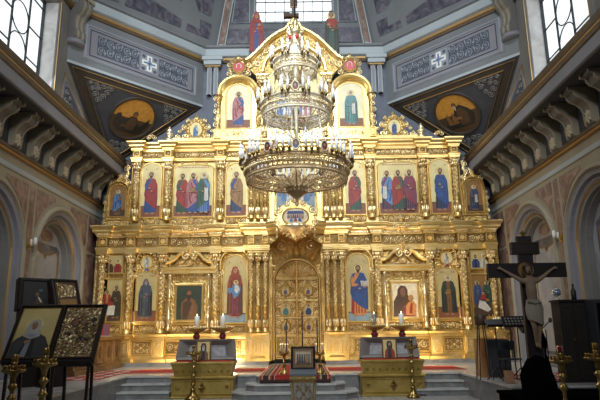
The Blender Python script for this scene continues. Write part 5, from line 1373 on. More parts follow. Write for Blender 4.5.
# standing lamps with a thick white candle on the platform behind the caskets
for i, (x, lab, cl) in enumerate(((-2.82, 'footed gilt candle lamp behind the left casket, the left one', 'thick white candle, left of the two behind the left casket'), (-2.08, 'footed gilt candle lamp behind the left casket, the right one', 'thick white candle, right of the two behind the left casket'),
              (2.24, 'footed gilt candle lamp behind the right casket, the left one', 'thick bluish candle, left of the two behind the right casket'), (3.02, 'footed gilt candle lamp behind the right casket, the right one', 'thick white candle, right of the two behind the right casket'))):
    r = thing('candle_lamp', lab, 'candle stand', (x, 16.5, .5), 'gilt candle lamps behind the caskets'); M = ZF(x, 16.5)
    m = MB(M); m.lathe(0, 0, [(.2,.5),(.2,.54),(.1,.6),(.05,.7),(.05,1.2),(.12,1.28),(.13,1.34),(.07,1.38)], 'brass', 14); m.build('stem', r)
    m = MB(M); m.lathe(0, 0, [(.06,1.38),(.10,1.44),(.10,1.5),(.06,1.54),(.08,1.58)], 'p_darkred', 12); m.build('enamel_knop', r)['label'] = 'dark red knop'
    m = MB(M); m.lathe(0, 0, [(.08,1.57),(.2,1.60),(.31,1.67),(.33,1.70),(.31,1.72),(.06,1.68)], 'ochre_gold', 20)
    for k in range(12): m.ball((.31*math.cos(2*PI*k/12), 1.72, .31*math.sin(2*PI*k/12)), (.03, .04, .03), 'gold_relief', 5, 3)
    m.build('bowl', r)
    c = thing('thick_candle', cl, 'candle', (x, 16.5, 1.69), 'thick white candles'); m = MB(M); m.lathe(0, 0, [(.07,1.69),(.07,2.02),(.06,2.04)], 'blue_glass' if i == 2 else 'wax_white', 12); m.build('wax', c)
    m = MB(M); m.ball((0, 2.07, 0), (.012, .035, .012), 'flame', 6, 4); m.build('flame', c)

# ================================================================== CASKETS WITH RELICS
for s, cx, lab, il in ((-1, -2.30, 'gilded casket with open grey lid on an ochre chest at the left', 'small framed icon of a hooded monk in the left casket lid'), (1, 2.43, 'gilded casket with open grey lid on an ochre chest at the right', 'small framed icon of a dark bearded monk in the right casket lid')):
    y0 = 14.62
    r = thing('reliquary_casket', lab, 'casket', (cx, y0+.3, 0), 'relic caskets')
    M = frame_mat((cx, y0, 0), (1, 0, 0), (0, 0, 1), (0, -1, 0))
    m = MB(M); m.bbox(-.80, .80, 0, .05, -.62, .04, 'ochre_gold', .01); m.bbox(-.77, .77, .05, .46, -.6, .0, 'ochre_gold', .015); m.bbox(-.81, .81, .46, .52, -.64, .05, 'ochre_gold', .015); m.rframe(-.7, .7, .12, .40, .03, -.01, .02, 'ochre_gold'); b = m.build('base_chest', r)
    m = MB(M); m.poly([(0,.14),(.09,.26),(0,.38),(-.09,.26)], .0, .03, 'brass'); rosette(m, 0, .26, .1, .03, 'brass', 4)
    m.build('cross_emblem', b)
    for q in (-1, 1): m = MB(M); spiral(m, q*.62, .26, .06, .0, 'brass', 0, 1.3, q); m.build('scroll_mount', b)
    m = MB(M)
    vs = [(-.70,.52,-.56),(.70,.52,-.56),(.70,.52,-.02),(-.70,.52,-.02),(-.77,.80,-.62),(.77,.80,-.62),(.77,.80,.04),(-.77,.80,.04)]
    m.add(vs, [(0,1,2,3),(0,4,5,1),(1,5,6,2),(2,6,7,3),(3,7,4,0),(4,7,6,5)], 'ochre_gold'); m.bbox(-.79, .79, .80, .87, -.64, .06, 'ochre_gold', .015); cs = m.build('casket_body', r)
    for k in range(9):
        m = MB(M); rosette(m, -.64+k*.16, .66, .06, .0, 'brass', 6); m.build('rosette', cs)
    m = MB(M); m.box(-.7, .7, .87, .885, -.58, .0, 'carpet_red'); m.build('lining', r)
    # open lid, a shallow hipped tray tilted back against nothing but its hinges
    Ml = M @ Matrix.Translation((0, .87, -.56)) @ Matrix.Rotation(math.radians(-13), 4, 'X')
    m = MB(Ml)
    o = [(-.77,.0),(.77,.0),(.72,.52),(-.72,.52)]; i = [(-.50,.12),(.50,.12),(.46,.40),(-.46,.40)]
    vs = [(*p, .16) for p in o]+[(*p, .13) for p in [(-.70,.05),(.70,.05),(.66,.48),(-.66,.48)]]+[(*p, -.02) for p in i]+[(*p, -.06) for p in o]
    fs = [(a, (a+1) % 4, 4+(a+1) % 4, 4+a) for a in range(4)]+[(4+a, 4+(a+1) % 4, 8+(a+1) % 4, 8+a) for a in range(4)]+[(12+a, 12+(a+1) % 4, (a+1) % 4, a) for a in range(4)]+[(15,14,13,12)]
    m.add(vs, fs, 'lid_grey'); m.add([(*p, -.02) for p in i], [(0,1,2,3)], 'velvet_silver'); m.build('lid', r)
    # framed icon leaning in the lid
    ix = cx+(-.01 if s < 0 else -.04)
    Mi = frame_mat((ix, y0+.10, .885), (1, 0, 0), (0, .14, .99), (0, -.99, .14))
    ir = thing('small_framed_icon', il, 'icon', (ix, y0+.12, .885), 'icons on the caskets'); m = MB(Mi)
    m.box(-.18, .18, .0, .50, -.03, .0, 'wood_brown'); m.rframe(-.155, .155, .03, .47, .035, -.03, .02, 'wood_oak'); m.build('frame', ir)
    m = MB(Mi); m.box(-.155, .155, .03, .47, -.01, .006, 'p_halo'); m.build('panel', ir)
    m = MB(Mi); g = Fig(m, 0, .03, .44, .008); g.E(0, .72, .2, .2, 'p_glory'); g.P([(-.3,.0),(.3,.0),(.27,.35),(.14,.52),(-.14,.52),(-.27,.35)], 'p_brown' if s < 0 else 'p_red'); g.P([(-.12,.0),(.1,.0),(.08,.5),(-.08,.5)], 'p_black'); g.P([(-.15,.5),(.15,.5),(.17,.75),(.1,.92),(-.1,.92),(-.17,.75)], 'p_black'); g.E(0, .72, .09, .11, 'p_skin'); g.P([(-.09,.68),(.09,.68),(.05,.48),(-.05,.48)], 'p_greyhair' if s < 0 else 'p_hair'); m.build('painted_saint', ir)

# ================================================================== CENTRAL LECTERN
r = thing('icon_lectern', 'narrow white and gilt carved lectern on the floor in the middle', 'lectern', (.22, 9.5, 0))
M = frame_mat((.22, 9.42, 0), (1, 0, 0), (0, 0, 1), (0, -1, 0))
m = MB(M); m.bbox(-.19, .19, .0, .08, -.36, .03, 'marble_white', .02); m.box(-.165, .165, .08, .82, -.33, .0, 'marble_white'); b = m.build('pedestal', r)
m = MB(M); m.rframe(-.15, .15, .1, .79, .02, -.01, .015, 'gold_relief'); scrollwork(m, -.13, .13, .12, .46, .0, mat='gold_carved'); scrollwork(m, -.13, .13, .46, .77, .0, mat='gold_carved')
for q in (-1, 1): m.tube([(q*.165, .08, .0), (q*.185, .3, .02), (q*.16, .5, .02), (q*.19, .8, .02)], .03, 'gold_relief', 6)
m.build('carved_relief', b)
m = MB(M)
m.bbox(-.22, .22, .82, .9, -.38, .05, 'gold_smooth', .02); beads(m, [(-.21, .86), (.21, .86)], .018, .05, 'gold_relief', .035); m.build('cornice', r)
m = MB(M); m.add([(-.215,.90,.04),(.215,.90,.04),(.215,1.0,-.36),(-.215,1.0,-.36),(-.215,.93,.04),(.215,.93,.04),(.215,1.03,-.36),(-.215,1.03,-.36)], [(3,2,1,0),(4,5,6,7),(0,1,5,4),(1,2,6,5),(2,3,7,6),(3,0,4,7)], 'ornament_pale'); m.build('sloping_top', r)['label'] = 'pale cloth covered sloping top'
Mi = frame_mat((.22, 9.62, .975), (1, 0, 0), (0, .24, .97), (0, -.97, .24))
ir = thing('festal_icon', 'small festal icon in a dark frame standing on the central lectern', 'icon', (.22, 9.64, .98)); m = MB(Mi)
m.box(-.20, .20, .0, .38, -.04, -.005, 'wood_dark'); m.rframe(-.165, .165, .035, .345, .038, -.03, .02, 'wood_dark'); m.build('frame', ir)
m = MB(Mi); m.box(-.165, .165, .035, .345, -.02, .0, 'p_ochre'); m.rframe(-.125, .125, .08, .30, .015, -.01, .006, 'moulding_gold'); m.build('panel', ir)
m = MB(Mi); g = Fig(m, 0, .06, .26, .004)
g.P([(-.48,.1),(.48,.1),(.48,.9),(-.48,.9)], 'p_cream'); g.P([(-.48,.1),(.48,.1),(.4,.35),(-.4,.3)], 'p_brown')
for x, c in ((-.34,'p_red'),(-.2,'p_green'),(-.05,'p_blue'),(.1,'p_brown'),(.25,'p_orange'),(.38,'p_teal')): g.P([(x-.07,.2),(x+.07,.2),(x+.05,.6),(x-.05,.6)], c); g.E(x, .67, .05, .06, 'p_skin_dark')
m.build('painted_scene', ir)

# ================================================================== LEFT SIDE : ICONS ON STANDS, KIOTS, COUNTER
def slab_frame(c, w, h, tilt, yaw, base):
    """plane standing on point c, leaning back by tilt, turned by yaw; u right, v up the slope, h to the viewer"""
    R = Matrix.Rotation(yaw, 3, 'Z')
    u = R @ Vector((1, 0, 0)); v = R @ Vector((0, math.sin(tilt), math.cos(tilt))); n = R @ Vector((0, -math.cos(tilt), math.sin(tilt)))
    return frame_mat(c, u, v, n)
def stand(name, label, M, w, foot_y, xs, top_z):
    pass
def big_icon(cx, y, z, w, h, tilt, yaw, ilab, slab, paint, bg, fmat='wood_dark'):
    M = slab_frame((cx, y, z), w, h, tilt, yaw, 0)
    ir = thing('framed_icon', ilab, 'icon', (cx, y, z), 'large leaning icons')
    m = MB(M); m.box(-w/2, w/2, 0, h, -.05, -.012, 'wood_dark'); m.rframe(-w/2+.06, w/2-.06, .06, h-.06, .06, -.03, .04, fmat)
    beads(m, [(-w/2+.03,.03),(w/2-.03,.03),(w/2-.03,h-.03),(-w/2+.03,h-.03),(-w/2+.03,.03)], .012, .035, 'wood_brown', .045); m.build('frame', ir)
    m = MB(M); m.box(-w/2+.06, w/2-.06, .06, h-.06, -.02, .0, bg); m.rframe(-w/2+.075, w/2-.075, .075, h-.075, .012, -.01, .01, 'moulding_gold'); m.build('panel', ir)
    m = MB(M); paint(m, w, h); m.build('painted_saint' if bg != 'riza_gold' else 'metal_cover', ir)
    st = thing('icon_stand', slab, 'stand', (cx, y+.2, 0), 'dark icon stands')
    m = MB(M); m.box(-w/2+.02, w/2-.02, -.035, .0, -.10, .05, 'wood_dark'); m.box(-w/2+.04, w/2-.04, .0, h*.8, -.10, -.055, 'wood_dark'); m.build('rest', st)
    Ry = Matrix.Rotation(yaw, 4, 'Z'); Mt = Matrix.Translation((cx, y, 0)) @ Ry
    for dx, dy0, dy1, zt in ((-w*.38, .06, .0, z-.03), (w*.38, .06, .0, z-.03), (-w*.30, .30, .48, z+h*.45), (w*.30, .30, .48, z+h*.45)):
        m = MB(Mt)
        q = .02; y0_ = dy0 if dy0 < .2 else .06+h*.45*math.sin(tilt)+.06
        m.add([(dx-q,y0_-q,zt),(dx+q,y0_-q,zt),(dx+q,y0_+q,zt),(dx-q,y0_+q,zt),(dx-q,dy1-q,0),(dx+q,dy1-q,0),(dx+q,dy1+q,0),(dx-q,dy1+q,0)], [(0,1,2,3),(7,6,5,4),(0,4,5,1),(1,5,6,2),(2,6,7,3),(3,7,4,0)], 'wood_dark'); m.build('leg', st)
    m = MB(Mt); m.box(-w*.38, w*.38, .01, .05, .45, .49, 'wood_dark'); m.build('crossbar', st)
def pt_monk(m, w, h):
    g = Fig(m, -.03, .075, (h-.2)*.88, .004)
    g.P([(-.46,.0),(.40,.0),(.42,.26),(.30,.48),(.12,.58),(-.10,.58),(-.30,.44),(-.44,.22)], 'gown_dark'); g.P([(-.2,.0),(.12,.0),(.1,.42),(.0,.5),(-.08,.42)], 'p_black'); g.P([(-.12,.0),(.0,.0),(.02,.4),(-.06,.4)], 'p_grey')
    g.E(0, .76, .20, .20, 'p_glory', n=20); g.P([(-.18,.5),(-.13,.80),(-.07,.90),(.0,.93),(.08,.90),(.13,.80),(.18,.5),(.0,.42)], 'veil_grey'); g.P([(-.1,.55),(.1,.55),(.05,.46),(-.05,.46)], 'p_grey'); g.E(.0, .76, .07, .105, 'p_skin')
    for x in (-.035, .035): g.E(x, .78, .014, .008, 'p_black', n=6)
    g.P([(-.006,.77),(.008,.77),(.012,.72),(-.012,.72)], 'p_brown'); g.E(0, .69, .025, .008, 'p_red', n=6); g.E(-.05, .36, .06, .04, 'p_skin', rot=.5)
def pt_riza(m, w, h):
    scrollwork(m, -w/2+.09, w/2-.09, .09, h*.36, .0, 'riza_gold'); 
    rnd = random.Random(3)
    for k in range(26): spiral(m, -w/2+.11+rnd.random()*(w-.22), .12+rnd.random()*(h-.24), .05+rnd.random()*.03, .0, 'riza_gold', rnd.random()*6, 1.3, rnd.choice((-1, 1)), r=.012)
    for x, y, R in ((-.08, h*.66, .11), (.10, h*.5, .08)):
        pts = [(x+R*math.cos(2*PI*k/20), y+R*math.sin(2*PI*k/20)) for k in range(20)]
        m.sweep(pts, [(0,0),(0,.02),(.02,.03),(.04,.0)], 'riza_gold', closed=True)
        for k in range(12): leaf(m, x+(R+.04)*math.cos(2*PI*k/12), y+(R+.04)*math.sin(2*PI*k/12), .06, .04, 2*PI*k/12, .01, 'riza_gold')
        m.ell(x, y, R*.62, R*.75, .0, .012, 'p_umber', 14); m.ell(x, y-.01, R*.42, R*.52, .0, .016, 'p_skin_dark', 12)
    for x, y, a, b in ((.06, h*.36, .06, .04), (-.16, h*.46, .05, .03), (.2, h*.70, .04, .05), (.17, h*.36, .05, .03), (.0, h*.48, .04, .03), (.22, h*.6, .03, .04), (.1, h*.62, .03,.03)): m.ell(x, y, a, b, .0, .02, 'p_black', 10)
big_icon(-3.93, 8.72, 1.20, .72, 1.02, math.radians(33), math.radians(3), 'large gold ground icon of a white veiled nun in a leaning dark frame', 'dark wooden stand under the veiled nun icon', pt_monk, 'leaf_warm')
big_icon(-3.25, 8.72, 1.20, .68, 1.02, math.radians(33), math.radians(3), 'large icon in an embossed metal cover leaning in a dark frame', 'dark wooden stand under the metal covered icon', pt_riza, 'riza_gold')
# icon cases against the wall
r = thing('icon_case', 'tall dark wooden icon case behind the veiled nun icon by the left arch', 'icon case', (-5.62, 12.5, .5), 'dark icon cases')
M = slab_frame((-5.62, 12.5, 2.12), 1, 1, math.radians(8), math.radians(38), 0)
m = MB(M); m.bbox(-.36, .36, .0, .70, -.30, .0, 'wood_dark', .02); m.rframe(-.26, .26, .1, .62, .06, -.01, .03, 'wood_dark'); m.build('case', r)
m = MB(M); m.box(-.26, .26, .1, .62, -.01, .004, 'p_black'); m.ell(.10, .42, .05, .03, .0, .01, 'p_slate', 10); m.ell(.03, .33, .04, .05, .0, .01, 'p_brown', 10); m.poly([(.0,.12),(.16,.12),(.12,.26),(.02,.26)], .0, .01, 'p_umber'); m.poly([(.1,.16),(.13,.16),(.06,.28),(.04,.26)], .0, .012, 'p_cream'); m.build('picture', r)
m = MB(Matrix.Translation((-5.62, 12.5, 0)) @ Matrix.Rotation(math.radians(38), 4, 'Z')); m.box(-.3, .3, .02, .34, .5, 2.13, 'wood_dark'); m.build('base', r)
r = thing('icon_case', 'dark framed gold icon tilted to the right behind the metal covered icon', 'icon case', (-5.0, 12.5, .5), 'dark icon cases')
M = slab_frame((-4.83, 12.4, 2.08), 1, 1, math.radians(24), math.radians(52), 0)
m = MB(M); m.bbox(-.32, .32, .0, .76, -.16, -.01, 'wood_dark', .02); m.rframe(-.24, .24, .07, .69, .075, -.02, .04, 'wood_dark'); m.build('case', r)
m = MB(M); m.box(-.24, .24, .07, .69, -.01, .004, 'p_umber'); m.poly([(-.2,.30),(.22,.36),(.22,.60),(-.2,.66)], .0, .008, 'riza_gold'); m.poly([(-.18,.1),(.2,.1),(.2,.28),(-.18,.26)], .0, .01, 'p_ochre')
for k in range(5): m.poly([(-.2+k*.08,.3),(-.185+k*.08,.3),(-.1+k*.08,.6),(-.115+k*.08,.6)], .0, .012, 'p_umber')
m.build('picture', r)
m = MB(Matrix.Translation((-4.98, 12.4, 0)) @ Matrix.Rotation(math.radians(52), 4, 'Z')); m.box(-.22, .22, .08, .44, .5, 2.1, 'wood_dark'); m.build('base', r)
# wooden counter along the left wall
r = thing('wooden_counter', 'panelled oak counter along the left wall beside the screen', 'counter', (-6.5, 17.2, .5))
m = MB(); m.box(-6.85, -5.8, 15.3, 19.2, .62, 1.42, 'wood_oak'); m.box(-6.88, -5.72, 15.22, 19.25, .5, .64, 'wood_oak'); cb = m.build('body', r)
m = MB(); m.box(-6.88, -5.73, 15.24, 19.25, 1.42, 1.50, 'wood_oak'); m.build('top', r)
Mk = frame_mat((-5.8, 0, 0), (0, 1, 0), (0, 0, 1), (1, 0, 0))
for k in range(5):
    m = MB(Mk); y = 15.4+k*.75; m.rframe(y+.06, y+.62, .76, 1.32, .05, -.01, .04, 'wood_oak'); m.poly([(y+.34,.86),(y+.46,1.04),(y+.34,1.22),(y+.22,1.04)], .0, .02, 'wood_brown'); m.build('door_panel', r)
m = MB(frame_mat((0, 15.3, 0), (1, 0, 0), (0, 0, 1), (0, -1, 0))); m.rframe(-6.6, -6.05, .76, 1.32, .05, -.01, .04, 'wood_oak'); m.build('end_panel', r)
r = thing('red_book', 'small red book propped open on the oak counter', 'book', (-6.25, 18.9, 1.5))
M = slab_frame((-6.2, 18.5, 1.505), 1, 1, math.radians(25), math.radians(15), 0)
m = MB(M); m.box(-.22, .0, .0, .42, -.03, .0, 'carpet_red'); m.box(.0, .2, .0, .42, -.03, .0, 'p_darkred'); m.build('cover', r); m = MB(M); m.box(-.2, .18, .02, .4, -.05, -.03, 'paper_white'); m.build('pages', r)
m = MB(); m.box(-6.15, -5.8, 17.8, 18.25, 1.50, 1.515, 'paper_white'); tag(m.build('paper_sheet'), 'white sheet of paper lying on the oak counter', 'paper')

# ================================================================== RIGHT SIDE
# crucifix
r = thing('standing_crucifix', 'large dark wooden crucifix standing on a mound at the right', 'crucifix', (3.86, 9.2, .5))
M = frame_mat((3.86, 9.2, 0), (1, 0, 0), (0, 0, 1), (0, -1, 0))
m = MB(M); m.box(-.115, .115, .9, 3.06, -.05, .03, 'wood_cross'); m.build('upright', r)
m = MB(M); m.box(-.63, .63, 2.39, 2.62, -.05, .035, 'wood_cross'); m.build('crossbeam', r)
m = MB(M); m.box(-.225, .225, 2.76, 2.96, -.05, .045, 'wood_cross'); m.rframe(-.205, .205, 2.78, 2.94, .012, .03, .052, 'wood_brown'); tb = m.build('title_board', r)
m = MB(M)
for row, n in ((2.885, 9), (2.83, 8)):
    for k in range(n):
        x = -.16+k*.038; m.box(x, x+.008, row-.018, row+.018, .04, .048, 'p_umber'); m.box(x, x+.02, row+.0, row+.007, .04, .048, 'p_umber')
m.build('title_lettering', tb)
m = MB(M); m.poly([(-.02,3.06),(.02,3.06),(.03,3.1),(.06,3.11),(.0,3.15),(-.06,3.11),(-.03,3.1)], -.03, .0, 'brass'); m.build('finial', r)
m = MB(M); m.ell(-.03, 2.50, .115, .115, .035, .043, 'p_ochre', 24)
pts = [(-.03+.115*math.cos(2*PI*k/24), 2.50+.115*math.sin(2*PI*k/24)) for k in range(24)]; m.sweep(pts, [(0,.035),(0,.05),(.012,.05),(.014,.035)], 'moulding_gold', closed=True); m.build('halo', r)
# Golgotha mound and dark plinth
rk = MB(M)
rnd = random.Random(5); N = 14; rings = [(.25,.58),(.24,.70),(.22,.86),(.19,.96),(.15,1.06),(.10,1.14),(.03,1.18)]
vs = []
for R, z in rings:
    for k in range(N):
        a = 2*PI*k/N; q = R*(1+rnd.uniform(-.12, .12)); vs.append((q*math.cos(a)*1.1, z+rnd.uniform(-.02, .02), q*math.sin(a)*.8-.01))
fs = [(i*N+k, i*N+(k+1) % N, (i+1)*N+(k+1) % N, (i+1)*N+k) for i in range(len(rings)-1) for k in range(N)]+[tuple(range((len(rings)-1)*N, len(rings)*N))]
rk.add(vs, fs, 'black_cloth', True); rk.build('rock_mound', r)
# the carved body, one continuous skin
def skin_body(name, pts, edges, rads, mat, parent, root=0, sub=2):
    org = Vector(parent['_w'])
    me = bpy.data.meshes.new(name); me.from_pydata([tuple(Vector(M @ Vector(p))-org) for p in pts], edges, []); me.materials.append(MATS[mat])
    o = bpy.data.objects.new(name, me); COL.objects.link(o); o.parent = parent; o['_w'] = tuple(org)
    md = o.modifiers.new('Skin', 'SKIN'); md.use_smooth_shade = True
    sv = me.skin_vertices[0].data
    for k, q in enumerate(rads): sv[k].radius = q if isinstance(q, tuple) else (q, q); sv[k].use_root = (k == root)
    s_ = o.modifiers.new('Subdivision', 'SUBSURF'); s_.levels = sub; s_.render_levels = sub
    return o
P_ = dict(pelvis=(0,1.93,.10), belly=(.0,2.03,.11), chest=(-.005,2.19,.125), neck0=(-.01,2.34,.115), neck=(-.015,2.40,.13), head0=(-.025,2.455,.15), head=(-.035,2.53,.15), crown=(-.035,2.565,.14),
          shl=(-.125,2.325,.10), ell=(-.275,2.42,.085), wrl=(-.40,2.505,.07), hal=(-.445,2.53,.065), shr=(.115,2.325,.10), elr=(.255,2.42,.085), wrr=(.37,2.505,.07), har=(.41,2.525,.065),
          hpl=(-.062,1.89,.10), knl=(-.025,1.62,.165), anl=(.005,1.37,.09), ftl=(.0,1.30,.13), hpr=(.066,1.89,.10), knr=(.06,1.625,.15), anr=(.035,1.36,.12), ftr=(.03,1.28,.15))
K = list(P_); ix_ = {k: i for i, k in enumerate(K)}
E_ = [('pelvis','belly'),('belly','chest'),('chest','neck0'),('neck0','neck'),('neck','head0'),('head0','head'),('head','crown'),('neck0','shl'),('shl','ell'),('ell','wrl'),('wrl','hal'),('neck0','shr'),('shr','elr'),('elr','wrr'),('wrr','har'),
      ('pelvis','hpl'),('hpl','knl'),('knl','anl'),('anl','ftl'),('pelvis','hpr'),('hpr','knr'),('knr','anr'),('anr','ftr')]
Rd = dict(pelvis=(.085,.065), belly=(.072,.055), chest=(.10,.07), neck0=(.07,.055), neck=.034, head0=(.042,.048), head=(.052,.06), crown=(.03,.035), shl=.046, ell=.031, wrl=.021, hal=(.026,.012), shr=.046, elr=.031, wrr=.021, har=(.026,.012),
          hpl=.064, knl=.042, anl=.025, ftl=(.026,.02), hpr=.064, knr=.042, anr=.025, ftr=(.026,.02))
pts = [P_[k] for k in K]; ed = [(ix_[a], ix_[b]) for a, b in E_]; rad = [Rd[k] for k in K]
for sgn, hk in ((-1, 'hal'), (1, 'har')):      # five fingers on each nailed hand
    hx, hz, hh = P_[hk]
    for j, (dx, dz, L) in enumerate(((.03,.028,1),(.046,.016,1.15),(.05,.004,1.2),(.044,-.008,1.05),(.008,.034,.8))):
        i0 = len(pts); pts += [(hx+sgn*dx*.5, hz+dz*.6+.004, hh+.006), (hx+sgn*dx*L, hz+dz, hh+.018)]; rad += [.0075, .006]; ed += [(ix_[hk], i0), (i0, i0+1)]
body = skin_body('figure', pts, ed, rad, 'skin_body', r, 0, 2)
body['label'] = 'pale carved body with outstretched arms'
m = MB(M)                                      # face and hair
m.ball((-.035, 2.555, .125), (.062, .058, .065), 'p_hair', 12, 8); m.tube([(-.09,2.56,.12),(-.10,2.48,.12),(-.085,2.38,.13)], .022, 'p_hair', 6, taper=.5); m.tube([(.02,2.56,.12),(.03,2.48,.12),(.02,2.38,.13)], .022, 'p_hair', 6, taper=.5)
m.ball((-.035, 2.445, .175), (.032, .038, .028), 'p_hair', 8, 5); m.build('hair_and_beard', r)
m = MB(M)
for q in (-.02, .02): m.ball((-.035+q, 2.525, .207), (.009, .005, .005), 'p_black', 6, 4)
m.ball((-.035, 2.505, .215), (.007, .018, .01), 'skin_body', 6, 4); m.ball((-.035, 2.478, .203), (.014, .004, .005), 'p_darkred', 6, 4); m.build('face', r)
m = MB(M); prof = []
vs = []; N = 20
for i, (v, ru, rh, off) in enumerate(((2.03,.098,.078,0),(1.98,.108,.088,0),(1.90,.128,.10,.01),(1.80,.128,.10,.03),(1.70,.118,.10,.05),(1.67,.112,.095,.05))):
    for k in range(N):
        a = 2*PI*k/N; w_ = 1+.05*math.sin(a*7+i*.4); vs.append((ru*w_*math.cos(a)+.005, v-(.05*math.cos(a) if i > 3 else 0), .10+off+rh*w_*math.sin(a)))
m.add(vs, [(i*N+k, i*N+(k+1) % N, (i+1)*N+(k+1) % N, (i+1)*N+k) for i in range(5) for k in range(N)], 'cloth_white', True)
m.tube([(-.1,2.0,.17),(.0,1.97,.2),(.1,2.0,.17)], .02, 'cloth_white', 6); m.tube([(.1,1.99,.15),(.125,1.88,.16),(.115,1.74,.15)], .022, 'cloth_white', 6, taper=.6); m.build('loincloth', r)
r = thing('dark_plinth', 'long low black draped plinth carrying the crucifix at lower right', 'plinth', (4.4, 9.4, 0))
m = MB(); m.box(3.5, 5.6, 8.85, 10.0, 0, .54, 'black_cloth'); m.build('drape', r); m = MB(); m.box(3.47, 5.64, 8.82, 10.03, .54, .585, 'black_cloth'); m.build('top_board', r)

# choir corner: music stands, speaker box, cabinets
r = thing('loudspeaker_box', 'low speaker box with orange wood side and dark front on the right platform', 'speaker', (4.55, 13.9, .5))
m = MB(); m.box(4.30, 4.95, 13.5, 14.0, .5, 1.36, 'wood_orange'); bx = m.build('cabinet', r); m = MB(); m.box(4.46, 4.97, 13.47, 13.5, .52, 1.34, 'charcoal'); m.build('grille', r)
r = thing('music_chair', 'small dark folding chair with orange seat in front of the speaker box', 'chair', (4.75, 12.9, .5))
for dx, dy in ((-.18,-.18),(.18,-.18),(-.18,.18),(.18,.18)):
    m = MB(); m.tube([(4.75+dx,12.9+dy,.5),(4.75+dx*.9,12.9+dy*.9,.92 if dy < 0 else 1.3)], .014, 'black_metal', 6); m.build('leg', r)
m = MB(); m.box(4.55, 4.95, 12.72, 13.08, .92, .95, 'charcoal'); m.build('seat', r); m = MB(); m.box(4.57, 4.93, 13.05, 13.08, 1.12, 1.32, 'charcoal'); m.build('backrest', r)
m = MB(frame_mat((4.42, 12.05, .5), (.95, -.3, 0), (0, .35, .94), (0, -.94, .35))); m.bbox(-.09, .09, .0, .26, -.02, .02, 'wood_orange', .01); tag(m.build('wooden_block'), 'small orange wooden board leaning on the platform edge', 'board')
def music_stand(label, x, y, zt, w, h, tilt, mat='black_metal'):
    r = thing('music_stand', label, 'music stand', (x, y, .5), 'black music stands')
    m = MB(slab_frame((x, y-.1, zt), 1, 1, tilt, 0, 0)); m.box(-w/2, w/2, 0, h, -.02, .0, mat)
    m.box(-w/2, w/2, -.015, .01, -.01, .06, mat)
    m.build('desk', r)
    if w > .5:
        m = MB(slab_frame((x, y-.1, zt), 1, 1, tilt, 0, 0))
        for k in range(8):
            for j in range(3): m.ell(-w/2+.07+k*(w-.14)/7, .06+j*(h-.12)/2, .02, .02, -.01, .003, 'lid_grey', 8)
        m.build('perforation', r)
    m = MB(); m.tube([(x, y, .62), (x, y, zt+.05)], .014, 'black_metal', 6); m.build('pole', r)
    for k in range(3):
        a = 2*PI*k/3+.5; m = MB(); m.tube([(x, y, .8), (x+.26*math.cos(a), y+.26*math.sin(a), .51)], .011, 'black_metal', 5); m.build('leg', r)
music_stand('wide black perforated music stand left of the crucifix', 4.72, 12.2, 1.63, .62, .26, math.radians(35))
music_stand('black music stand with a narrow desk nearer the gilded screen', 4.42, 12.7, 1.64, .42, .24, math.radians(50))
music_stand('black music stand behind the crucifix beside the marble pier', 5.12, 12.6, 1.50, .40, .24, math.radians(60))
r = thing('stool', 'small round orange stool top among the music stands', 'stool', (4.2, 13.0, .5))
m = MB(ZF(4.2, 13.0)); m.lathe(0, 0, [(.10,1.66),(.13,1.7),(.13,1.86),(.11,1.9)], 'wood_brown', 14); m.build('seat', r)
for k in range(4):
    a = PI/4+k*PI/2; m = MB(); m.tube([(4.2+.08*math.cos(a), 13+.08*math.sin(a), 1.68), (4.2+.2*math.cos(a), 13+.2*math.sin(a), .5)], .013, 'black_metal', 5); m.build('leg', r)
r = thing('black_case', 'black upright instrument case behind the crucifix', 'case', (4.95, 11.9, .5))
m = MB(ZF(4.98, 11.9)); m.lathe(0, 0, [(.20,.5),(.24,.7),(.2,.95),(.15,1.1),(.2,1.3),(.14,1.5),(.08,1.6),(.06,1.85),(.03,1.9)], 'black_cloth', 14); m.build('body', r); m = MB(); m.box(4.94, 5.02, 11.66, 11.7, 1.0, 1.2, 'charcoal'); m.build('handle', r)
# cables and small mic stand
r = thing('microphone_stand', 'thin microphone stand between the crucifix and the dark cabinet', 'microphone stand', (5.35, 12.3, .5))
m = MB(); m.tube([(5.35,12.3,.5),(5.35,12.3,1.55)], .012, 'black_metal', 6); m.tube([(5.2,12.3,1.5),(5.42,12.25,1.72)], .01, 'black_metal', 5); m.build('pole', r); m = MB(); m.lathe(5.35, -12.3, [(.16,.5),(.16,.52),(.02,.54)], 'black_metal', 12) if False else m.box(5.2, 5.5, 12.15, 12.45, .5, .52, 'black_metal'); m.build('base', r)
m = MB(); m.ball((5.44, 12.24, 1.75), (.04, .04, .06), 'charcoal', 8, 6); m.build('microphone', r)
r = thing('dark_cabinet', 'tall dark brown two door cabinet at the right wall', 'cabinet', (5.8, 12.2, .5))
m = MB(); m.box(5.56, 6.12, 12.0, 12.4, .5, 2.12, 'wood_deep'); m.box(5.53, 6.16, 11.96, 12.42, 2.12, 2.16, 'wood_deep'); m.build('body', r)
MQ = frame_mat((0, 12.0, 0), (1, 0, 0), (0, 0, 1), (0, -1, 0))
for a, b, k in ((5.58, 5.83, 5.79), (5.85, 6.10, 5.89)):
    m = MB(MQ); m.box(a, b, .56, 2.08, .0, .02, 'wood_deep'); m.rframe(a+.05, b-.05, .65, 2.0, .025, .01, .03, 'wood_deep'); d = m.build('door', r); m = MB(MQ); m.ball((k, 1.35, .04), .018, 'brass', 6, 4); m.build('knob', d)
r = thing('black_loudspeaker', 'big black loudspeaker cabinet next to the dark brown cabinet', 'speaker', (6.4, 11.8, .5))
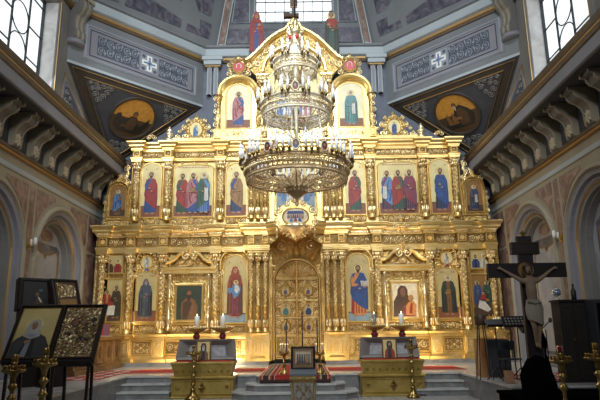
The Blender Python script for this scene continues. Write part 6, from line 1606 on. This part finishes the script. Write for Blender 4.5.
m = MB(); m.box(6.08, 6.72, 11.6, 11.98, .5, 2.14, 'charcoal'); m.build('box', r); m = MB(frame_mat((0, 11.6, 0), (1, 0, 0), (0, 0, 1), (0, -1, 0))); m.rframe(6.14, 6.66, .6, 2.05, .03, -.01, .015, 'black_metal'); m.box(6.14, 6.66, .6, 2.05, -.01, .006, 'black_cloth'); m.build('grille', r)
r = thing('glass_lamp', 'small glass lamp on top of the dark brown cabinet', 'lamp', (5.62, 12.2, 2.16)); m = MB(ZF(5.62, 12.2)); m.lathe(0, 0, [(.05,2.16),(.05,2.18),(.015,2.2),(.015,2.24)], 'silver_gold', 10); m.build('foot', r); m = MB(ZF(5.62, 12.2)); m.lathe(0, 0, [(.03,2.24),(.09,2.28),(.1,2.34),(.06,2.4)], 'blue_glass', 12); m.build('bowl', r)
r = thing('dark_bottle', 'tall dark bottle on top of the dark brown cabinet', 'bottle', (5.98, 12.2, 2.16)); m = MB(ZF(5.98, 12.2)); m.lathe(0, 0, [(.05,2.16),(.055,2.2),(.055,2.34),(.02,2.42),(.02,2.46)], 'black_metal', 10); m.build('body', r); m = MB(ZF(5.98, 12.2)); m.lathe(0, 0, [(.024,2.46),(.024,2.5)], 'charcoal', 8); m.build('cap', r)

# wall lamps
for s, lab in ((-1, 'small brass wall lamp between the left arches'), (1, 'small brass wall lamp between the right arches')):
    r = thing('wall_lamp', lab, 'wall lamp', (s*7.27, 15.3, 4.0), 'wall lamps'); M = FW[s]
    m = MB(M); m.box(15.22, 15.38, 3.86, 4.08, .015, .03, 'brass'); m.tube([(15.3,3.95,.03),(15.3,3.9,.12),(15.3,3.98,.2)], .014, 'brass', 6); m.build('bracket', r)
    m = MB(M); m.lathe(15.3, .2, [(.02,3.97),(.04,4.02),(.05,4.09),(.035,4.18)], 'red_glass' if False else 'paper_white', 10); m.build('shade', r)
    for q in (-1, 1):
        m = MB(M); m.lathe(15.3+q*.1, .14, [(.012,3.95),(.025,3.99),(.03,4.06),(.02,4.12)], 'paper_white', 8); m.build('shade', r)

for o in list(COL.objects):
    if '_w' in o: del o['_w']

# ================================================================== LIGHT, SKY, CAMERA
def light(kind, name, loc, target, power, col=(1, 1, 1), size=1., size_y=None, spot=None):
    l = bpy.data.lights.new(name, kind); l.energy = power; l.color = col
    if kind == 'AREA':
        l.size = size
        if size_y: l.shape = 'RECTANGLE'; l.size_y = size_y
    elif kind == 'SPOT': l.spot_size = spot; l.spot_blend = .6; l.shadow_soft_size = size
    else: l.shadow_soft_size = size
    o = bpy.data.objects.new(name, l); COL.objects.link(o); o.location = loc
    o.rotation_euler = (Vector(target)-Vector(loc)).to_track_quat('-Z', 'Y').to_euler()
    return o
d_ = light('AREA', 'dome_daylight', (0, 4.5, 17.5), (0, 20, 7.0), 440, (.88, .95, 1), 2.6)
d_.data.spread = math.radians(75)
light('AREA', 'west_fill', (0, -3, 11), (0, 20, 8), 370, (.92, .96, 1), 4).data.spread = math.radians(80)  # unseen source behind the camera, added to light the screen from the front
for s in (-1, 1): light('AREA', 'side_window_daylight', (s*6.7, 14.5, 10.2), (-s*7.3, 16, 4), 260 if s < 0 else 110, (.94, .97, 1), 2.4)
for x, y, z, p in ((-2.08, 19.2, .78, 26), (2.6, 18.8, .85, 8), (-2.9, 18.6, 1.5, 12), (-5.9, 18.9, 1.9, 12), (-2.0, 19.2, 4.45, 4), (3.75, 19.0, 1.9, 14), (4.4, 19.2, 4.2, 3)):
    light('POINT', 'screen_floodlight', (x, y, z), (x, 20, 2), p, (1, .82, .52), .08)
for x in (-4.5, -1.0, 1.2, 4.5): light('AREA', 'warm_floor_fill', (x, 17.2, .65), (x, 20, 4.2), 24 if abs(x) > 2 else 9, (1, .70, .32), 1.0, .3)  # added warm fill near the floor, turns the lower gold amber
w = bpy.data.worlds.new('World'); SC.world = w; w.use_nodes = True
w.node_tree.nodes['Background'].inputs['Color'].default_value = (.66, .68, .72, 1); w.node_tree.nodes['Background'].inputs['Strength'].default_value = .085

cam = bpy.data.cameras.new('Camera'); co = bpy.data.objects.new('Camera', cam); COL.objects.link(co)
Fpx = 565.
cam.sensor_width = 36; cam.lens = 36*Fpx/600
cY = Vector(((304.5-300)/Fpx, -(330.5-200)/Fpx, -1)).normalized(); rho = math.radians(.8)
t = Vector((-math.sin(rho), math.cos(rho), 0)); cZ = (t-cY*t.dot(cY)).normalized(); cX = cY.cross(cZ)
co.matrix_world = Matrix((( cX.x, cX.y, cX.z, .25), (cY.x, cY.y, cY.z, 0), (cZ.x, cZ.y, cZ.z, 1.6), (0, 0, 0, 1)))
cam.clip_end = 100
SC.camera = co
SC.view_settings.view_transform = 'Standard'; SC.view_settings.look = 'None'; SC.view_settings.gamma = 1; SC.view_settings.exposure = .03
SC.view_settings.use_curve_mapping = False
